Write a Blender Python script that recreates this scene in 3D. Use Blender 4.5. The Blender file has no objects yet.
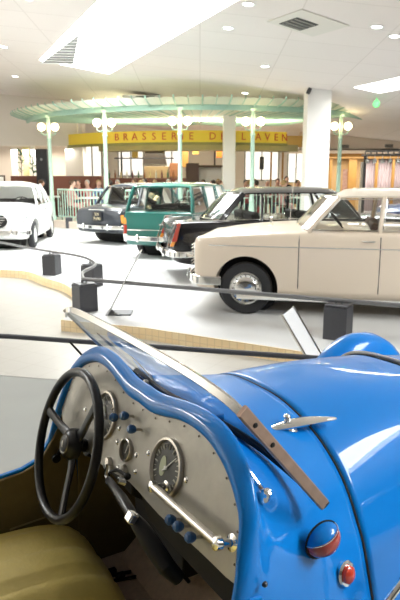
import bpy, bmesh, math, random
from mathutils import Vector, Matrix
random.seed(7)
S = bpy.context.scene
COL = S.collection
PI = math.pi

# ------------------------------------------------------------------ camera
CAM_H = 1.63
PITCH = math.atan(123 / 600)
cam_d = bpy.data.cameras.new('camera')
cam = bpy.data.objects.new('camera', cam_d)
COL.objects.link(cam)
cam.location = (0, 0, CAM_H)
cam.rotation_euler = (PI / 2 - PITCH, 0, 0)
cam_d.sensor_fit = 'VERTICAL'
cam_d.sensor_height = 36
cam_d.lens = 36
cam_d.clip_start = 0.02
cam_d.clip_end = 200
cam_d.dof.use_dof = True
cam_d.dof.focus_distance = 1.45
cam_d.dof.aperture_fstop = 13.0
S.camera = cam

# ------------------------------------------------------------------ world, light, exposure
wd = bpy.data.worlds.new('daylight')
S.world = wd
wd.use_nodes = True
wd.node_tree.nodes['Background'].inputs[0].default_value = (1.0, 0.97, 0.92, 1)
wd.node_tree.nodes['Background'].inputs[1].default_value = 1.0
S.view_settings.view_transform = 'Standard'
S.view_settings.look = 'None'
S.view_settings.gamma = 1
S.view_settings.exposure = 0.06
SKYLIGHT_E = 22.0
DOWNLIGHT_E = 12.0


def area(name, loc, size, size_y, energy, rot=(0, 0, 0), col=(1, .97, .92)):
    d = bpy.data.lights.new(name, 'AREA')
    d.shape = 'RECTANGLE'
    d.size = size
    d.size_y = size_y
    d.energy = energy
    d.color = col
    o = bpy.data.objects.new(name, d)
    o.location = loc
    o.rotation_euler = rot
    COL.objects.link(o)
    return o


# fill lights without fixtures, added to brighten kitchen, canopy, side room and left hall
area('kitchen_fill', (-1.2, 24.6, 2.75), 6.0, 1.2, 210, (math.radians(-15), 0, 0), (1, .93, .80))
area('canopy_fill', (-.1, 22.3, 3.3), 6.5, .3, 330, (PI, 0, 0), (1, .90, .72))
area('side_room_fill', (8.0, 28.2, 2.6), 5.0, 1.5, 190, (0, 0, 0), (1, .93, .82))
area('left_hall_fill', (-6.5, 24.4, 2.7), 3.0, .8, 120, (0, 0, 0), (1, .93, .82))

# ------------------------------------------------------------------ materials
MT = {}


def mat(name, col, rough=.5, metal=0., coat=0., noise=0., nscale=20., bump=0., emit=None, es=0., spec=.5, bscale=None, col2=None):
    if name in MT:
        return MT[name]
    m = bpy.data.materials.new(name)
    m.use_nodes = True
    nt = m.node_tree
    b = nt.nodes['Principled BSDF']
    b.inputs['Roughness'].default_value = rough
    b.inputs['Metallic'].default_value = metal
    b.inputs['Coat Weight'].default_value = coat
    b.inputs['Coat Roughness'].default_value = .02
    b.inputs['Specular IOR Level'].default_value = spec
    tc = nt.nodes.new('ShaderNodeTexCoord')
    nz = nt.nodes.new('ShaderNodeTexNoise')
    nz.inputs['Scale'].default_value = nscale
    nz.inputs['Detail'].default_value = 4
    nt.links.new(tc.outputs['Object'], nz.inputs['Vector'])
    mx = nt.nodes.new('ShaderNodeMix')
    mx.data_type = 'RGBA'
    c2 = col2 if col2 else tuple(max(0, c * (1 - noise)) for c in col)
    mx.inputs[6].default_value = (*col, 1)
    mx.inputs[7].default_value = (*c2, 1)
    if noise or col2:
        nt.links.new(nz.outputs['Fac'], mx.inputs[0])
    else:
        mx.inputs[0].default_value = 0
    nt.links.new(mx.outputs[2], b.inputs['Base Color'])
    if bump:
        bp = nt.nodes.new('ShaderNodeBump')
        bp.inputs['Strength'].default_value = bump
        bp.inputs['Distance'].default_value = .004
        n2 = nt.nodes.new('ShaderNodeTexNoise')
        n2.inputs['Scale'].default_value = bscale or nscale * 3
        nt.links.new(tc.outputs['Object'], n2.inputs['Vector'])
        nt.links.new(n2.outputs['Fac'], bp.inputs['Height'])
        nt.links.new(bp.outputs['Normal'], b.inputs['Normal'])
    if emit:
        b.inputs['Emission Color'].default_value = (*emit, 1)
        b.inputs['Emission Strength'].default_value = es
    MT[name] = m
    return m


def translucent(m, amount=.45, col=(.8, .85, .7)):
    nt = m.node_tree
    out = nt.nodes['Material Output']
    tl = nt.nodes.new('ShaderNodeBsdfTranslucent')
    tl.inputs[0].default_value = (*col, 1)
    mi = nt.nodes.new('ShaderNodeMixShader')
    mi.inputs[0].default_value = amount
    nt.links.new(nt.nodes['Principled BSDF'].outputs[0], mi.inputs[1])
    nt.links.new(tl.outputs[0], mi.inputs[2])
    nt.links.new(mi.outputs[0], out.inputs[0])
    return m


def glass(name, col=(1, 1, 1), refl=1.0):
    if name in MT:
        return MT[name]
    m = bpy.data.materials.new(name)
    m.use_nodes = True
    nt = m.node_tree
    nt.nodes.remove(nt.nodes['Principled BSDF'])
    out = nt.nodes['Material Output']
    tr = nt.nodes.new('ShaderNodeBsdfTransparent')
    tr.inputs[0].default_value = (*col, 1)
    gl = nt.nodes.new('ShaderNodeBsdfGlossy')
    gl.inputs['Roughness'].default_value = .01
    fr = nt.nodes.new('ShaderNodeFresnel')
    fr.inputs['IOR'].default_value = 1.5
    mu = nt.nodes.new('ShaderNodeMath')
    mu.operation = 'MULTIPLY'
    mu.inputs[1].default_value = refl
    mi = nt.nodes.new('ShaderNodeMixShader')
    nt.links.new(fr.outputs[0], mu.inputs[0])
    nt.links.new(mu.outputs[0], mi.inputs[0])
    nt.links.new(tr.outputs[0], mi.inputs[1])
    nt.links.new(gl.outputs[0], mi.inputs[2])
    nt.links.new(mi.outputs[0], out.inputs[0])
    MT[name] = m
    return m


def brick_mat(name, c1, c2, mortar, bw, bh, ms, rough, rot=0., offset=.5, bump=.1, axis='XY'):
    m = bpy.data.materials.new(name)
    m.use_nodes = True
    nt = m.node_tree
    b = nt.nodes['Principled BSDF']
    tc = nt.nodes.new('ShaderNodeTexCoord')
    mp = nt.nodes.new('ShaderNodeMapping')
    mp.inputs['Rotation'].default_value = (0, 0, rot) if axis == 'XY' else (PI / 2, 0, 0)
    br = nt.nodes.new('ShaderNodeTexBrick')
    br.offset = offset
    br.inputs['Color1'].default_value = (*c1, 1)
    br.inputs['Color2'].default_value = (*c2, 1)
    br.inputs['Mortar'].default_value = (*mortar, 1)
    br.inputs['Scale'].default_value = 1
    br.inputs['Mortar Size'].default_value = ms
    br.inputs['Brick Width'].default_value = bw
    br.inputs['Row Height'].default_value = bh
    nt.links.new(tc.outputs['Object'], mp.inputs[0])
    nt.links.new(mp.outputs[0], br.inputs['Vector'])
    nt.links.new(br.outputs['Color'], b.inputs['Base Color'])
    b.inputs['Roughness'].default_value = rough
    MT[name] = m
    return m


M_BLUE = mat('blue_paint', (.001, .19, .61), .35, .0, .68, spec=.08)
M_BLUED = mat('blue_knob_paint', (.01, .09, .26), .3, coat=.6)
M_CHROME = mat('chrome', (.82, .82, .80), .08, 1.0)
M_BRUSH = mat('worn_nickel', (.60, .56, .50), .28, 1.0, noise=.3, nscale=60)
M_BRONZE = mat('brown_windscreen_post', (.50, .34, .26), .34, .6, noise=.4, nscale=40)
M_ALU = mat('dashboard_aluminium', (.50, .475, .42), .42, .55, noise=.42, nscale=14, bump=.15)
M_BLACK = mat('black_rubber', (.006, .006, .007), .45, spec=.25)
M_TYRE = mat('tyre_rubber', (.022, .022, .024), .7, noise=.2)
M_BAKE = mat('black_bakelite', (.008, .008, .009), .34, coat=.08, spec=.35)
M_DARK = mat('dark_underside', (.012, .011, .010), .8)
M_SEAT = mat('olive_leather', (.74, .59, .18), .42, noise=.35, nscale=12, bump=.5, bscale=60)
M_TRIM = mat('brown_trim_panel', (.19, .14, .05), .6, noise=.25, nscale=30)
M_CARPET = mat('brown_carpet', (.72, .56, .43), .95, noise=.35, nscale=50, bump=.6, bscale=300)
M_RED = mat('red_lens', (.38, .035, .02), .15, coat=1)
M_AMBER = mat('amber_lens', (.75, .28, .04), .2, coat=1)
M_WHITE = mat('white_paint', (.83, .82, .79), .5)
M_GAUGE = mat('gauge_face', (.045, .043, .035), .3)
M_GAUGE2 = mat('gauge_pale', (.42, .45, .30), .4)
M_GLASS = glass('clear_glass', (.93, .95, .94), 1.0)
M_GLASSW = glass('windscreen_glass', (.93, .95, .96), .7)
M_FLOOR = mat('grey_carpet_floor', (.62, .625, .615), .75, noise=.22, nscale=1.3, bump=.1, bscale=200)
M_AISLE = brick_mat('cream_floor_tiles', (.42, .405, .365), (.405, .39, .35), (.36, .335, .29), .30, .30, .004, .35, rot=.54, offset=0)
M_RISER = brick_mat('step_tiles', (.88, .66, .36), (.90, .72, .44), (.74, .56, .32), .075, .075, .004, .4, offset=0, axis='XZ')
M_CEIL = brick_mat('ceiling_panels', (.88, .81, .765), (.86, .79, .745), (.76, .69, .64), 1.8, 1.2, .012, .85, rot=0, offset=0)
M_WALL = mat('cream_wall', (.80, .74, .66), .85, noise=.05, nscale=2)
M_WALLW = mat('white_wall', (.86, .84, .80), .8)
M_PINK = mat('warm_soffit', (.80, .69, .60), .85)
M_TEAL = mat('pale_green_metal', (.50, .70, .58), .4)
M_TEALD = mat('green_canopy_metal', (.36, .56, .46), .45)
M_YEL = mat('yellow_banner', (.90, .66, .06), .55)
M_REDT = mat('red_letters', (.62, .10, .03), .5)
M_GREYB = mat('charcoal_metal', (.055, .055, .062), .5, noise=.15)
M_RAIL = mat('grey_rail_metal', (.20, .20, .205), .35, .5)
M_WOOD = mat('ochre_wood', (.50, .27, .07), .5, noise=.3, nscale=4)
M_DWOOD = mat('dark_wood', (.10, .055, .03), .5, noise=.3, nscale=6)
M_BANQ = mat('russet_banquette', (.17, .06, .035), .7)
M_GLOBE = mat('lit_globe', (1, .95, .8), .3, emit=(1, .80, .42), es=12)
M_DOWN = mat('lit_downlight', (1, 1, 1), .3, emit=(1, .97, .9), es=DOWNLIGHT_E)
M_SKY = mat('skylight_diffuser', (1, 1, 1), .4, emit=(.96, .99, 1), es=SKYLIGHT_E)


# ------------------------------------------------------------------ mesh tools
class MB:
    def __init__(self):
        self.v = []
        self.f = []

    def add(self, vs, fs):
        b = len(self.v)
        self.v += [Vector(p) for p in vs]
        self.f += [[i + b for i in f] for f in fs]
        return self

    def box(self, c, s, rot=None):
        c = Vector(c)
        vs = []
        for x in (-1, 1):
            for y in (-1, 1):
                for z in (-1, 1):
                    p = Vector((x * s[0] / 2, y * s[1] / 2, z * s[2] / 2))
                    if rot is not None:
                        p = rot @ p
                    vs.append(c + p)
        return self.add(vs, [(0, 1, 3, 2), (4, 6, 7, 5), (0, 4, 5, 1), (2, 3, 7, 6), (0, 2, 6, 4), (1, 5, 7, 3)])

    def grid(self, rows, closed_u=False, closed_v=False, caps=False):
        n, m = len(rows), len(rows[0])
        vs = [p for r in rows for p in r]
        fs = []
        for i in range(n if closed_u else n - 1):
            for j in range(m if closed_v else m - 1):
                a, b = i * m + j, i * m + (j + 1) % m
                c, d = ((i + 1) % n) * m + (j + 1) % m, ((i + 1) % n) * m + j
                fs.append((a, b, c, d))
        if caps:
            fs.append(tuple(range(m))[::-1])
            fs.append(tuple((n - 1) * m + j for j in range(m)))
        return self.add(vs, fs)

    def tube(self, pts, r, n=10, closed=False, flat=None, caps=True, up=None):
        """round (or flat = (width, thick)) bar swept along pts"""
        pts = [Vector(p) for p in pts]
        rows = []
        L = len(pts)
        prev = None
        for i, p in enumerate(pts):
            if closed:
                t = (pts[(i + 1) % L] - pts[i - 1]).normalized()
            else:
                t = (pts[min(i + 1, L - 1)] - pts[max(i - 1, 0)]).normalized()
            if up is not None:
                a = Vector(up)
            elif prev is None:
                a = Vector((0, 0, 1)) if abs(t.z) < .9 else Vector((1, 0, 0))
            else:
                a = prev
            b = t.cross(a)
            if b.length < 1e-6:
                b = t.cross(Vector((.3, .9, .1)))
            b.normalize()
            a = b.cross(t).normalized()
            prev = a
            rr = r[i] if isinstance(r, (list, tuple)) else r
            if flat:
                w, h = flat
                e = min(w, h) * .25
                sh = [(w / 2, h / 2 - e), (w / 2 - e, h / 2), (-w / 2 + e, h / 2), (-w / 2, h / 2 - e), (-w / 2, -h / 2 + e), (-w / 2 + e, -h / 2), (w / 2 - e, -h / 2), (w / 2, -h / 2 + e)]
                rows.append([p + b * x + a * y for x, y in sh])
            else:
                rows.append([p + (b * math.cos(k * 2 * PI / n) + a * math.sin(k * 2 * PI / n)) * rr for k in range(n)])
        return self.grid(rows, closed_u=closed, closed_v=True, caps=caps and not closed)

    def lathe(self, prof, c=(0, 0, 0), axis=(0, 0, 1), n=20, sx=1., sy=1., upv=None):
        """prof: list of (radius, height along axis)"""
        ax = Vector(axis).normalized()
        u0 = Vector(upv) if upv else (Vector((0, 0, 1)) if abs(ax.z) < .9 else Vector((1, 0, 0)))
        b = ax.cross(u0).normalized()
        a = b.cross(ax).normalized()
        c = Vector(c)
        rows = [[c + ax * h + (b * math.cos(k * 2 * PI / n) * sx + a * math.sin(k * 2 * PI / n) * sy) * max(r, 1e-5) for k in range(n)] for r, h in prof]
        return self.grid(rows, closed_v=True, caps=True)

    def ball(self, c, r, n=12, s=(1, 1, 1)):
        c = Vector(c)
        rows = []
        for i in range(n + 1):
            th = PI * i / n
            rr = max(math.sin(th), 1e-4)
            rows.append([c + Vector((math.cos(k * PI / n) * rr * s[0], math.sin(k * PI / n) * rr * s[1], math.cos(th) * s[2])) * r for k in range(2 * n)])
        return self.grid(rows, closed_v=True, caps=True)

    def prism(self, poly, axis_vec):
        """poly: list of 3D points, extruded by axis_vec"""
        a = Vector(axis_vec)
        n = len(poly)
        vs = [Vector(p) for p in poly] + [Vector(p) + a for p in poly]
        fs = [tuple(range(n))[::-1], tuple(range(n, 2 * n))]
        for i in range(n):
            fs.append((i, (i + 1) % n, n + (i + 1) % n, n + i))
        return self.add(vs, fs)

    def build(self, name, m, parent=None, smooth=True, angle=35, bevel=0, subs=0):
        me = bpy.data.meshes.new(name)
        me.from_pydata([tuple(p) for p in self.v], [], self.f)
        bm = bmesh.new()
        bm.from_mesh(me)
        bmesh.ops.remove_doubles(bm, verts=bm.verts, dist=1e-6)
        bmesh.ops.recalc_face_normals(bm, faces=bm.faces)
        bm.to_mesh(me)
        bm.free()
        me.materials.append(m)
        if smooth:
            me.polygons.foreach_set('use_smooth', [True] * len(me.polygons))
            me.set_sharp_from_angle(angle=math.radians(angle))
        o = bpy.data.objects.new(name, me)
        COL.objects.link(o)
        if parent:
            o.parent = parent
        if bevel:
            bv = o.modifiers.new('b', 'BEVEL')
            bv.width = bevel
            bv.segments = 2
            bv.limit_method = 'ANGLE'
        if subs:
            sb = o.modifiers.new('s', 'SUBSURF')
            sb.levels = subs
            sb.render_levels = subs
        return o


def empty(name, loc=(0, 0, 0), rz=0., parent=None):
    o = bpy.data.objects.new(name, None)
    o.location = loc
    o.rotation_euler = (0, 0, rz)
    o.empty_display_size = .1
    COL.objects.link(o)
    if parent:
        o.parent = parent
    return o


def tag(o, label=None, cat=None, group=None, kind=None):
    if label:
        o['label'] = label
    if cat:
        o['category'] = cat
    if group:
        o['group'] = group
    if kind:
        o['kind'] = kind
    return o


def copy_tree(o, parent=None):
    c = o.copy()
    COL.objects.link(c)
    c.parent = parent
    for ch in [k for k in o.children]:
        copy_tree(ch, c)
    return c


def crom(P, k):
    """Catmull-Rom through a list of equal-length tuples, k samples per segment"""
    out = []
    n = len(P)
    for i in range(n - 1):
        p0, p1, p2, p3 = P[max(i - 1, 0)], P[i], P[i + 1], P[min(i + 2, n - 1)]
        for s in range(k):
            t = s / k
            out.append(tuple(.5 * (2 * b + (c - a) * t + (2 * a - 5 * b + 4 * c - d) * t * t + (3 * b - a - 3 * c + d) * t ** 3) for a, b, c, d in zip(p0, p1, p2, p3)))
    out.append(tuple(P[-1]))
    return out


def lerp(a, b, t):
    return a + (b - a) * t


def text_mesh(name, body, size, m, parent, M, extrude=.002):
    cu = bpy.data.curves.new(name, 'FONT')
    cu.body = body
    cu.size = size
    cu.extrude = extrude
    cu.align_x = 'CENTER'
    cu.align_y = 'CENTER'
    cu.resolution_u = 3
    t = bpy.data.objects.new(name, cu)
    COL.objects.link(t)
    dg = bpy.context.evaluated_depsgraph_get()
    me = bpy.data.meshes.new_from_object(t.evaluated_get(dg))
    bpy.data.objects.remove(t)
    bpy.data.curves.remove(cu)
    me.transform(M)
    me.materials.clear()
    me.materials.append(m)
    o = bpy.data.objects.new(name, me)
    COL.objects.link(o)
    if parent:
        o.parent = parent
    return o


# building directions: the hall stands turned 31 degrees to the camera, like the roadster
TH = math.radians(31)
HU = Vector((math.cos(TH), math.sin(TH), 0))
HV = Vector((-math.sin(TH), math.cos(TH), 0))


def hall(s, t, z=0.):
    return HU * s + HV * t + Vector((0, 0, z))


PC = Vector((3.14, 16.5, 0))


def zc(s):                       # ceiling height, it falls gently towards the right
    return 4.08 - .115 * (s - PC.dot(HU))


# ================================================================== SETTING
# far platform (grey carpet) with the tiled step
edge = [(-16, 11.6), (-8, 11.0), (-3.58, 10.62), (-3.05, 10.45), (-2.56, 9.75), (-2.15, 9.25), (-1.85, 8.65), (-1.66, 7.95), (-1.60, 7.3), (-1.61, 6.79), (-.6, 6.42), (.87, 5.56), (4, 3.75), (12, -1)]
edge = edge[:2] + [(a, b) for a, b in crom(edge[2:9], 4)] + edge[9:]


def slab(name, pts, z0, z1, m):
    o = MB().prism([(x, y, z0) for x, y in pts], (0, 0, z1 - z0)).build(name, m, smooth=False)
    return tag(o, kind='structure')


slab('floor', edge + [(30, -1), (30, 40), (-16, 40)], -.16, 0, M_FLOOR)
AZ = -.13
slab('floor_aisle', [(-16, -8), (30, -8), (30, 14), (-16, 14)], -.3, AZ, M_AISLE)
NE = [(-9, 5.7), (-1.68, 4.81), (-1.0, 4.66), (1.2, 4.10), (5.5, 1.6), (9, -.9)]
slab('floor_near', NE + [(9, -7), (-9, -7)], -.16, 0, mat('near_carpet', (.33, .335, .31), .85, noise=.15, nscale=2, bump=.1, bscale=200))


def riser(name, pts, z0, z1, m, th=.012):
    k = MB()
    rows = []
    for i, (x, y) in enumerate(pts):
        a = pts[max(i - 1, 0)]
        b = pts[min(i + 1, len(pts) - 1)]
        d = Vector((b[0] - a[0], b[1] - a[1], 0)).normalized()
        n = Vector((d.y, -d.x, 0)) * th
        rows.append([Vector((x, y, z0)), Vector((x, y, z1)), Vector((x, y, z1)) + n, Vector((x, y, z0)) + n])
    k.grid(rows, closed_v=True, caps=True)
    return tag(k.build(name, m, smooth=False), kind='structure')


riser('trim_1', edge, AZ, .004, M_RISER)
riser('trim_2', NE, AZ, .004, mat('near_step_edge', (.45, .43, .40), .6))

# ceiling with skylight openings, in the hall frame
CA = math.radians(25)            # the ceiling panels and skylights run 25 degrees to the camera


def ceil2(s_, t_, dz=0.):
    x, y = s_ * math.cos(CA) - t_ * math.sin(CA), s_ * math.sin(CA) + t_ * math.cos(CA)
    return Vector((x, y, zc(HU.x * x + HU.y * y) + dz))


ss = [-16, -9, -4, -1.9, .5, 3.37, 4.2, 5.36, 7.2, 8.6, 10.8, 11.7, 30]
tt = [-18, -9, -3.8, .2, 4, 8.6, 9.0, 13.5, 17.7, 21.3, 34]
merged = [(3.37, 5.36, 8.6, 17.7), (10.8, 11.7, 9.0, 13.5), (4.2, 7.2, -3.8, .2), (-9, -4, 9, 13.5)]
ck = MB()
for i in range(len(ss) - 1):
    for j in range(len(tt) - 1):
        a, b, c, d = ss[i], ss[i + 1], tt[j], tt[j + 1]
        if any(a >= m[0] - .01 and b <= m[1] + .01 and c >= m[2] - .01 and d <= m[3] + .01 for m in merged):
            continue
        ck.add([ceil2(a, c), ceil2(b, c), ceil2(b, d), ceil2(a, d)], [(0, 1, 2, 3)])
tag(ck.build('ceiling', M_CEIL, smooth=False), kind='structure')
sh = MB()
for nwin, (a, b, c, d) in enumerate(merged):
    q0 = [ceil2(a, c), ceil2(b, c), ceil2(b, d), ceil2(a, d)]
    q1 = [p + Vector((0, 0, .45)) for p in q0]
    for k in range(4):
        sh.add([q0[k], q0[(k + 1) % 4], q1[(k + 1) % 4], q1[k]], [(0, 1, 2, 3)])
    tag(MB().add(q1, [(0, 1, 2, 3)]).build('window_%d' % (nwin + 1), M_SKY, smooth=False), kind='structure')
tag(sh.build('ceiling_shafts', M_WALLW, smooth=False), kind='structure')

# walls
def wall(name, a, b, z0, z1, m, th=.15):
    a, b = Vector((*a, 0)), Vector((*b, 0))
    d = (b - a).normalized()
    n = Vector((-d.y, d.x, 0)) * th
    o = MB().prism([a + Vector((0, 0, z0)), b + Vector((0, 0, z0)), b + n + Vector((0, 0, z0)), a + n + Vector((0, 0, z0))], (0, 0, z1 - z0)).build(name, m, smooth=False)
    return tag(o, kind='structure')


wall('wall_left', (-15, -8), (-15, 24), 0, 9, M_WALL)
wall('wall_left_soffit', (-15, 23.9), (-4.7, 23.7), 2.80, 6.2, M_WALL, .3)
wall('wall_back_left', (-15, 25.6), (-5.6, 25.6), 0, 2.9, mat('warm_back_wall', (.74, .65, .56), .85))
wall('wall_back', (-9, 29.2), (4.2, 29.2), 0, 6, M_WALLW)
wall('wall_right_soffit', (4.1, 25.4), (26, 25.4), 2.72, 5, M_PINK, .3)
wall('wall_right_back', (4.0, 29.75), (26, 29.75), 0, 3, mat('ochre_wall', (.62, .42, .20), .7))
wall('wall_right', (26, 30), (26, -8), 0, 6, M_WALL)
wall('wall_front', (26, -8), (-15, -8), 0, 9, mat('dark_front_wall', (.16, .15, .14), .8))  # added unseen wall, kept dark to cut light and reflections from behind
MB().box((15, 28, 2.74), (22, 5.2, .06)).build('ceiling_right', M_WALL, smooth=False)
tag(bpy.data.objects['ceiling_right'], kind='structure')

# big white column
def column(x, y, w, h, name):
    k = MB().box((x, y, h / 2), (w, w, h))
    k.box((x, y, .05), (w + .03, w + .03, .1))
    return tag(k.build(name, M_WALLW, smooth=False, bevel=.01), kind='structure')


column(3.32, 17.75, .66, 4.25, 'trim_3')
column(.985, 21.0, .42, 3.7, 'trim_4')
column(-4.95, 24.6, .7, 4.0, 'trim_5')

# ceiling furniture
def ceil_pt(s, t, dz=0):
    return hall(s, t, zc(s) + dz)


CR = Matrix.Rotation(TH, 3, 'Z') @ Matrix.Rotation(math.atan(.115), 3, 'Y')
dl = [(6.58, 9.31), (9.37, 12.5), (8.89, 8.47), (9.51, 8.59), (10.92, 15.55), (7.09, 10.71), (3.54, 12.25), (4.11, 16.59), (5.3, 20.2)]
dlab = ['round ceiling downlight beside the skylight at the top edge', 'small round ceiling downlight in mid ceiling, below the air vent', 'bright round ceiling downlight right of the air vent, nearer of the close pair',
        'ceiling downlight cut by the right edge of the photo', 'small faint ceiling downlight just above the green canopy', 'dim small downlight between skylight and air vent',
        'long bright downlight at the top left of the ceiling', 'downlight on the left edge of the photo under the ceiling joints', 'tiny downlight near the left wall under the skylight']
for (s, t), lb in zip(dl, dlab):
    c = ceil_pt(s, t)
    e = empty('downlight', c)
    e.rotation_euler = CR.to_euler()
    tag(e, lb, 'ceiling light', 'recessed ceiling downlights')
    MB().lathe([(.095, 0), (.125, -.006), (.13, -.012), (.10, -.014), (.09, -.004)], n=24).build('ring', M_WHITE, e)
    MB().lathe([(.0, -.004), (.092, -.006), (.092, -.002)], n=24).build('lens', M_DOWN, e)
# square vent
e = empty('air_vent', ceil_pt(7.93, 9.28))
e.rotation_euler = CR.to_euler()
tag(e, 'square ceiling air vent with dark slats on a pale square plate', 'vent')
MB().box((0, 0, -.012), (1.15, 1.0, .02)).build('plate', mat('vent_plate', (.78, .74, .67), .6), e, smooth=False)
MB().box((-.12, .12, -.024), (.52, .52, .02)).build('recess', mat('vent_dark', (.10, .10, .09), .7), e, smooth=False)
k = MB()
for q in range(4):
    k.box((-.12, .12 + (q - 1.5) * .13, -.04), (.5 - q * .02, .02, .016), Matrix.Rotation(.5, 3, 'X'))
k.build('slat', mat('vent_slat', (.5, .48, .42), .5), e, smooth=False)
# small louvre grille by the skylight
e = empty('louvre_grille', ceil_pt(5.35, 15.9, -.02))
e.rotation_euler = CR.to_euler()
tag(e, 'louvred slat grille at the near left corner of the skylight', 'grille')
LA, LB, LC = Vector((-.30, -2.3, -.02)), Vector((.62, .75, -.02)), Vector((-.05, 1.55, -.02))
MB().prism([LA, LB, LC], (0, 0, .015)).build('glow_block', mat('louvre_glow_block', (.92, .92, .92), .5), e, smooth=False)  # added white plate, blocks the skylight glow behind the slats
for q in range(1, 11):
    a_, b_ = LA.lerp(LB, q / 11) - Vector((0, 0, .012)), LA.lerp(LC, q / 11) - Vector((0, 0, .012))
    MB().tube([a_, b_], .03, flat=(.05, .02), up=(0, 0, 1)).build('slat', mat('louvre_slat', (.30, .31, .32), .5), e)
# small dark wall vents
def small_vent(x, y, z, w, label):
    e = empty('wall_vent', (x, y, z))
    tag(e, label, 'vent')
    MB().box((0, .0, 0), (w, .02, .13)).build('frame', mat('vent_frame', (.35, .34, .32), .5), e, smooth=False)
    k = MB()
    for q in range(4):
        k.box((0, -.015, -.045 + q * .03), (w * .88, .012, .010))
    k.build('slat', mat('vent_dark', (.1, .1, .09), .7), e, smooth=False)


small_vent(5.9, 25.38, 2.86, .42, 'grey wall vent right of the far canopy post')
small_vent(7.75, 25.38, 2.88, .34, 'grey wall vent above the metal ladder rack')
small_vent(-1.78, 20.43, 4.15, .62, 'small vent in the white box above the canopy')
vb = MB().box((-1.9, 20.75, 4.13), (1.25, .6, .22)).build('air_duct_box', M_WALLW, smooth=False, bevel=.02)
tag(vb, 'white boxed air duct hanging above the canopy', 'duct')
# ceiling speaker at column head, green globe, hanging
o = MB().box((3.0, 17.35, 3.95), (.10, .12, .16), Matrix.Rotation(.4, 3, 'Y')).build('ceiling_speaker', M_GREYB, smooth=False, bevel=.015)
tag(o, 'small dark speaker fixed at the head of the white column', 'speaker')
k = MB().lathe([(.0, -.10), (.06, -.09), (.095, -.03), (.10, .03), (.06, .09), (.02, .11), (.01, .16)], c=(4.95, 17.6, 3.64), n=20)
o = k.build('green_lamp', mat('green_lamp_glass', (.2, .75, .25), .2, emit=(.15, .9, .25), es=.8))
tag(o, 'small green round lamp hanging from the ceiling at the right', 'lamp')

# ================================================================== BARRIER RAILS
def bollard(x, y, label, w=.24, h=.35, rz=.5, off=0):
    e = empty('barrier_post', (x, y, 0), rz)
    tag(e, label, 'barrier post', 'square barrier posts')
    MB().box((0, 0, h / 2 - .01), (w, w, h - .02)).build('box', M_GREYB, e, smooth=False, bevel=.006)
    MB().box((0, 0, h - .005), (w * .94, w * .94, .012)).build('cap', mat('post_cap', (.09, .09, .10), .4), e, smooth=False, bevel=.003)
    MB().tube([(-.03, 0, h), (-.03, 0, h + .045)], .012).tube([(.03, 0, h), (.03, 0, h + .045)], .012).build('rail_clamp', M_RAIL, e)


bollard(-1.43, 7.30, 'square charcoal barrier post at the platform corner by the windscreen tip', rz=.62)
bollard(-2.52, 10.12, 'square charcoal barrier post on the left, in front of the white car', rz=-.25)
bollard(-1.64, 9.00, 'square charcoal barrier post behind the corner post inside the rail loop', rz=-.5)
bollard(1.42, 6.00, 'square charcoal barrier post in front of the beige car door', h=.36, rz=-.52)
bollard(-4.25, 19.6, 'distant barrier post between the white and grey cars', w=.22, h=.34, rz=.2)
bollard(-1.68, 16.7, 'distant barrier post behind the green estate car', w=.22, h=.34, rz=.2)
RZ = .395
loop = [(-7.5, 12.6), (-5, 12.3), (-3.9, 11.6), (-3.15, 10.75), (-2.52, 10.12), (-1.95, 9.55), (-1.64, 9.0), (-1.50, 8.5), (-1.55, 7.9), (-1.50, 7.55), (-1.43, 7.30)]
loop = crom(loop, 5)
o = MB().tube([(x, y, RZ) for x, y in loop], .022, n=10).build('barrier_rail', M_RAIL)
tag(o, 'curved dark handrail looping along the far platform edge at left', 'rail')
o = MB().tube([(-1.43, 7.30, RZ), (1.42, 6.0, RZ), (5.2, 4.28, RZ)], .024, n=10).build('barrier_rail', M_RAIL)
tag(o, 'straight grey rail running right in front of the beige car wheel', 'rail')
o = MB().tube([(-4.2, 5.08, .36), (-1.55, 4.72, .36), (1.25, 4.02, .36), (5.3, 1.7, .36)], .020, n=10).build('barrier_rail', M_GREYB)
tag(o, 'dark rail of the near platform, seen behind the windscreen', 'rail')

# information stands
e = empty('information_stand', (1.055, 5.0, 0))
tag(e, 'white slanted information plate standing behind the blue bonnet', 'sign')
ax = Vector((-.31, 0, .52)).normalized()
nrm = Vector((.30, -.80, .40)).normalized()
side = ax.cross(nrm).normalized()
nrm = side.cross(ax).normalized()
R3 = Matrix((side, nrm, ax)).transposed()
MB().box(Vector((-.165, 0, .27)), (.135, .014, .55), R3).build('plate', mat('sign_white', (.90, .90, .91), .35), e, smooth=False, bevel=.003)
MB().box(Vector((-.165, 0, .27)) + side * .07, (.012, .024, .56), R3).box(Vector((-.165, 0, .27)) - side * .07, (.012, .024, .56), R3).build('frame', M_CHROME, e, smooth=False)
MB().box(Vector((-.165, 0, .27)) + ax * .245 - nrm * -.0 + nrm * -.009, (.07, .006, .018), R3).build('slot', M_BLACK, e, smooth=False)
MB().box((0, 0, .012), (.26, .2, .024)).build('foot', M_BRUSH, e, smooth=False, bevel=.003)
e = empty('information_stand', (-1.11, 7.02, 0))
tag(e, 'thin slanted information plate seen edge-on between corner post and green car', 'sign')
MB().box((.20, .12, .385), (.012, .30, .86), Matrix.Rotation(.49, 3, 'Y')).build('plate', mat('sign_grey', (.55, .54, .52), .3, .3), e, smooth=False, bevel=.003)
MB().box((.13, .12, .008), (.30, .26, .016)).build('foot', M_GREYB, e, smooth=False, bevel=.003)

# ================================================================== BLUE ROADSTER
K = 1.08


def cp(u, v, w):
    return Vector((K * u, K * v, K * w - .1304))


RO = empty('roadster', (-.1677, 1.4239, 0), TH)
tag(RO, 'glossy blue open vintage roadster filling the foreground, with olive seats', 'car')

NV = 12
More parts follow.
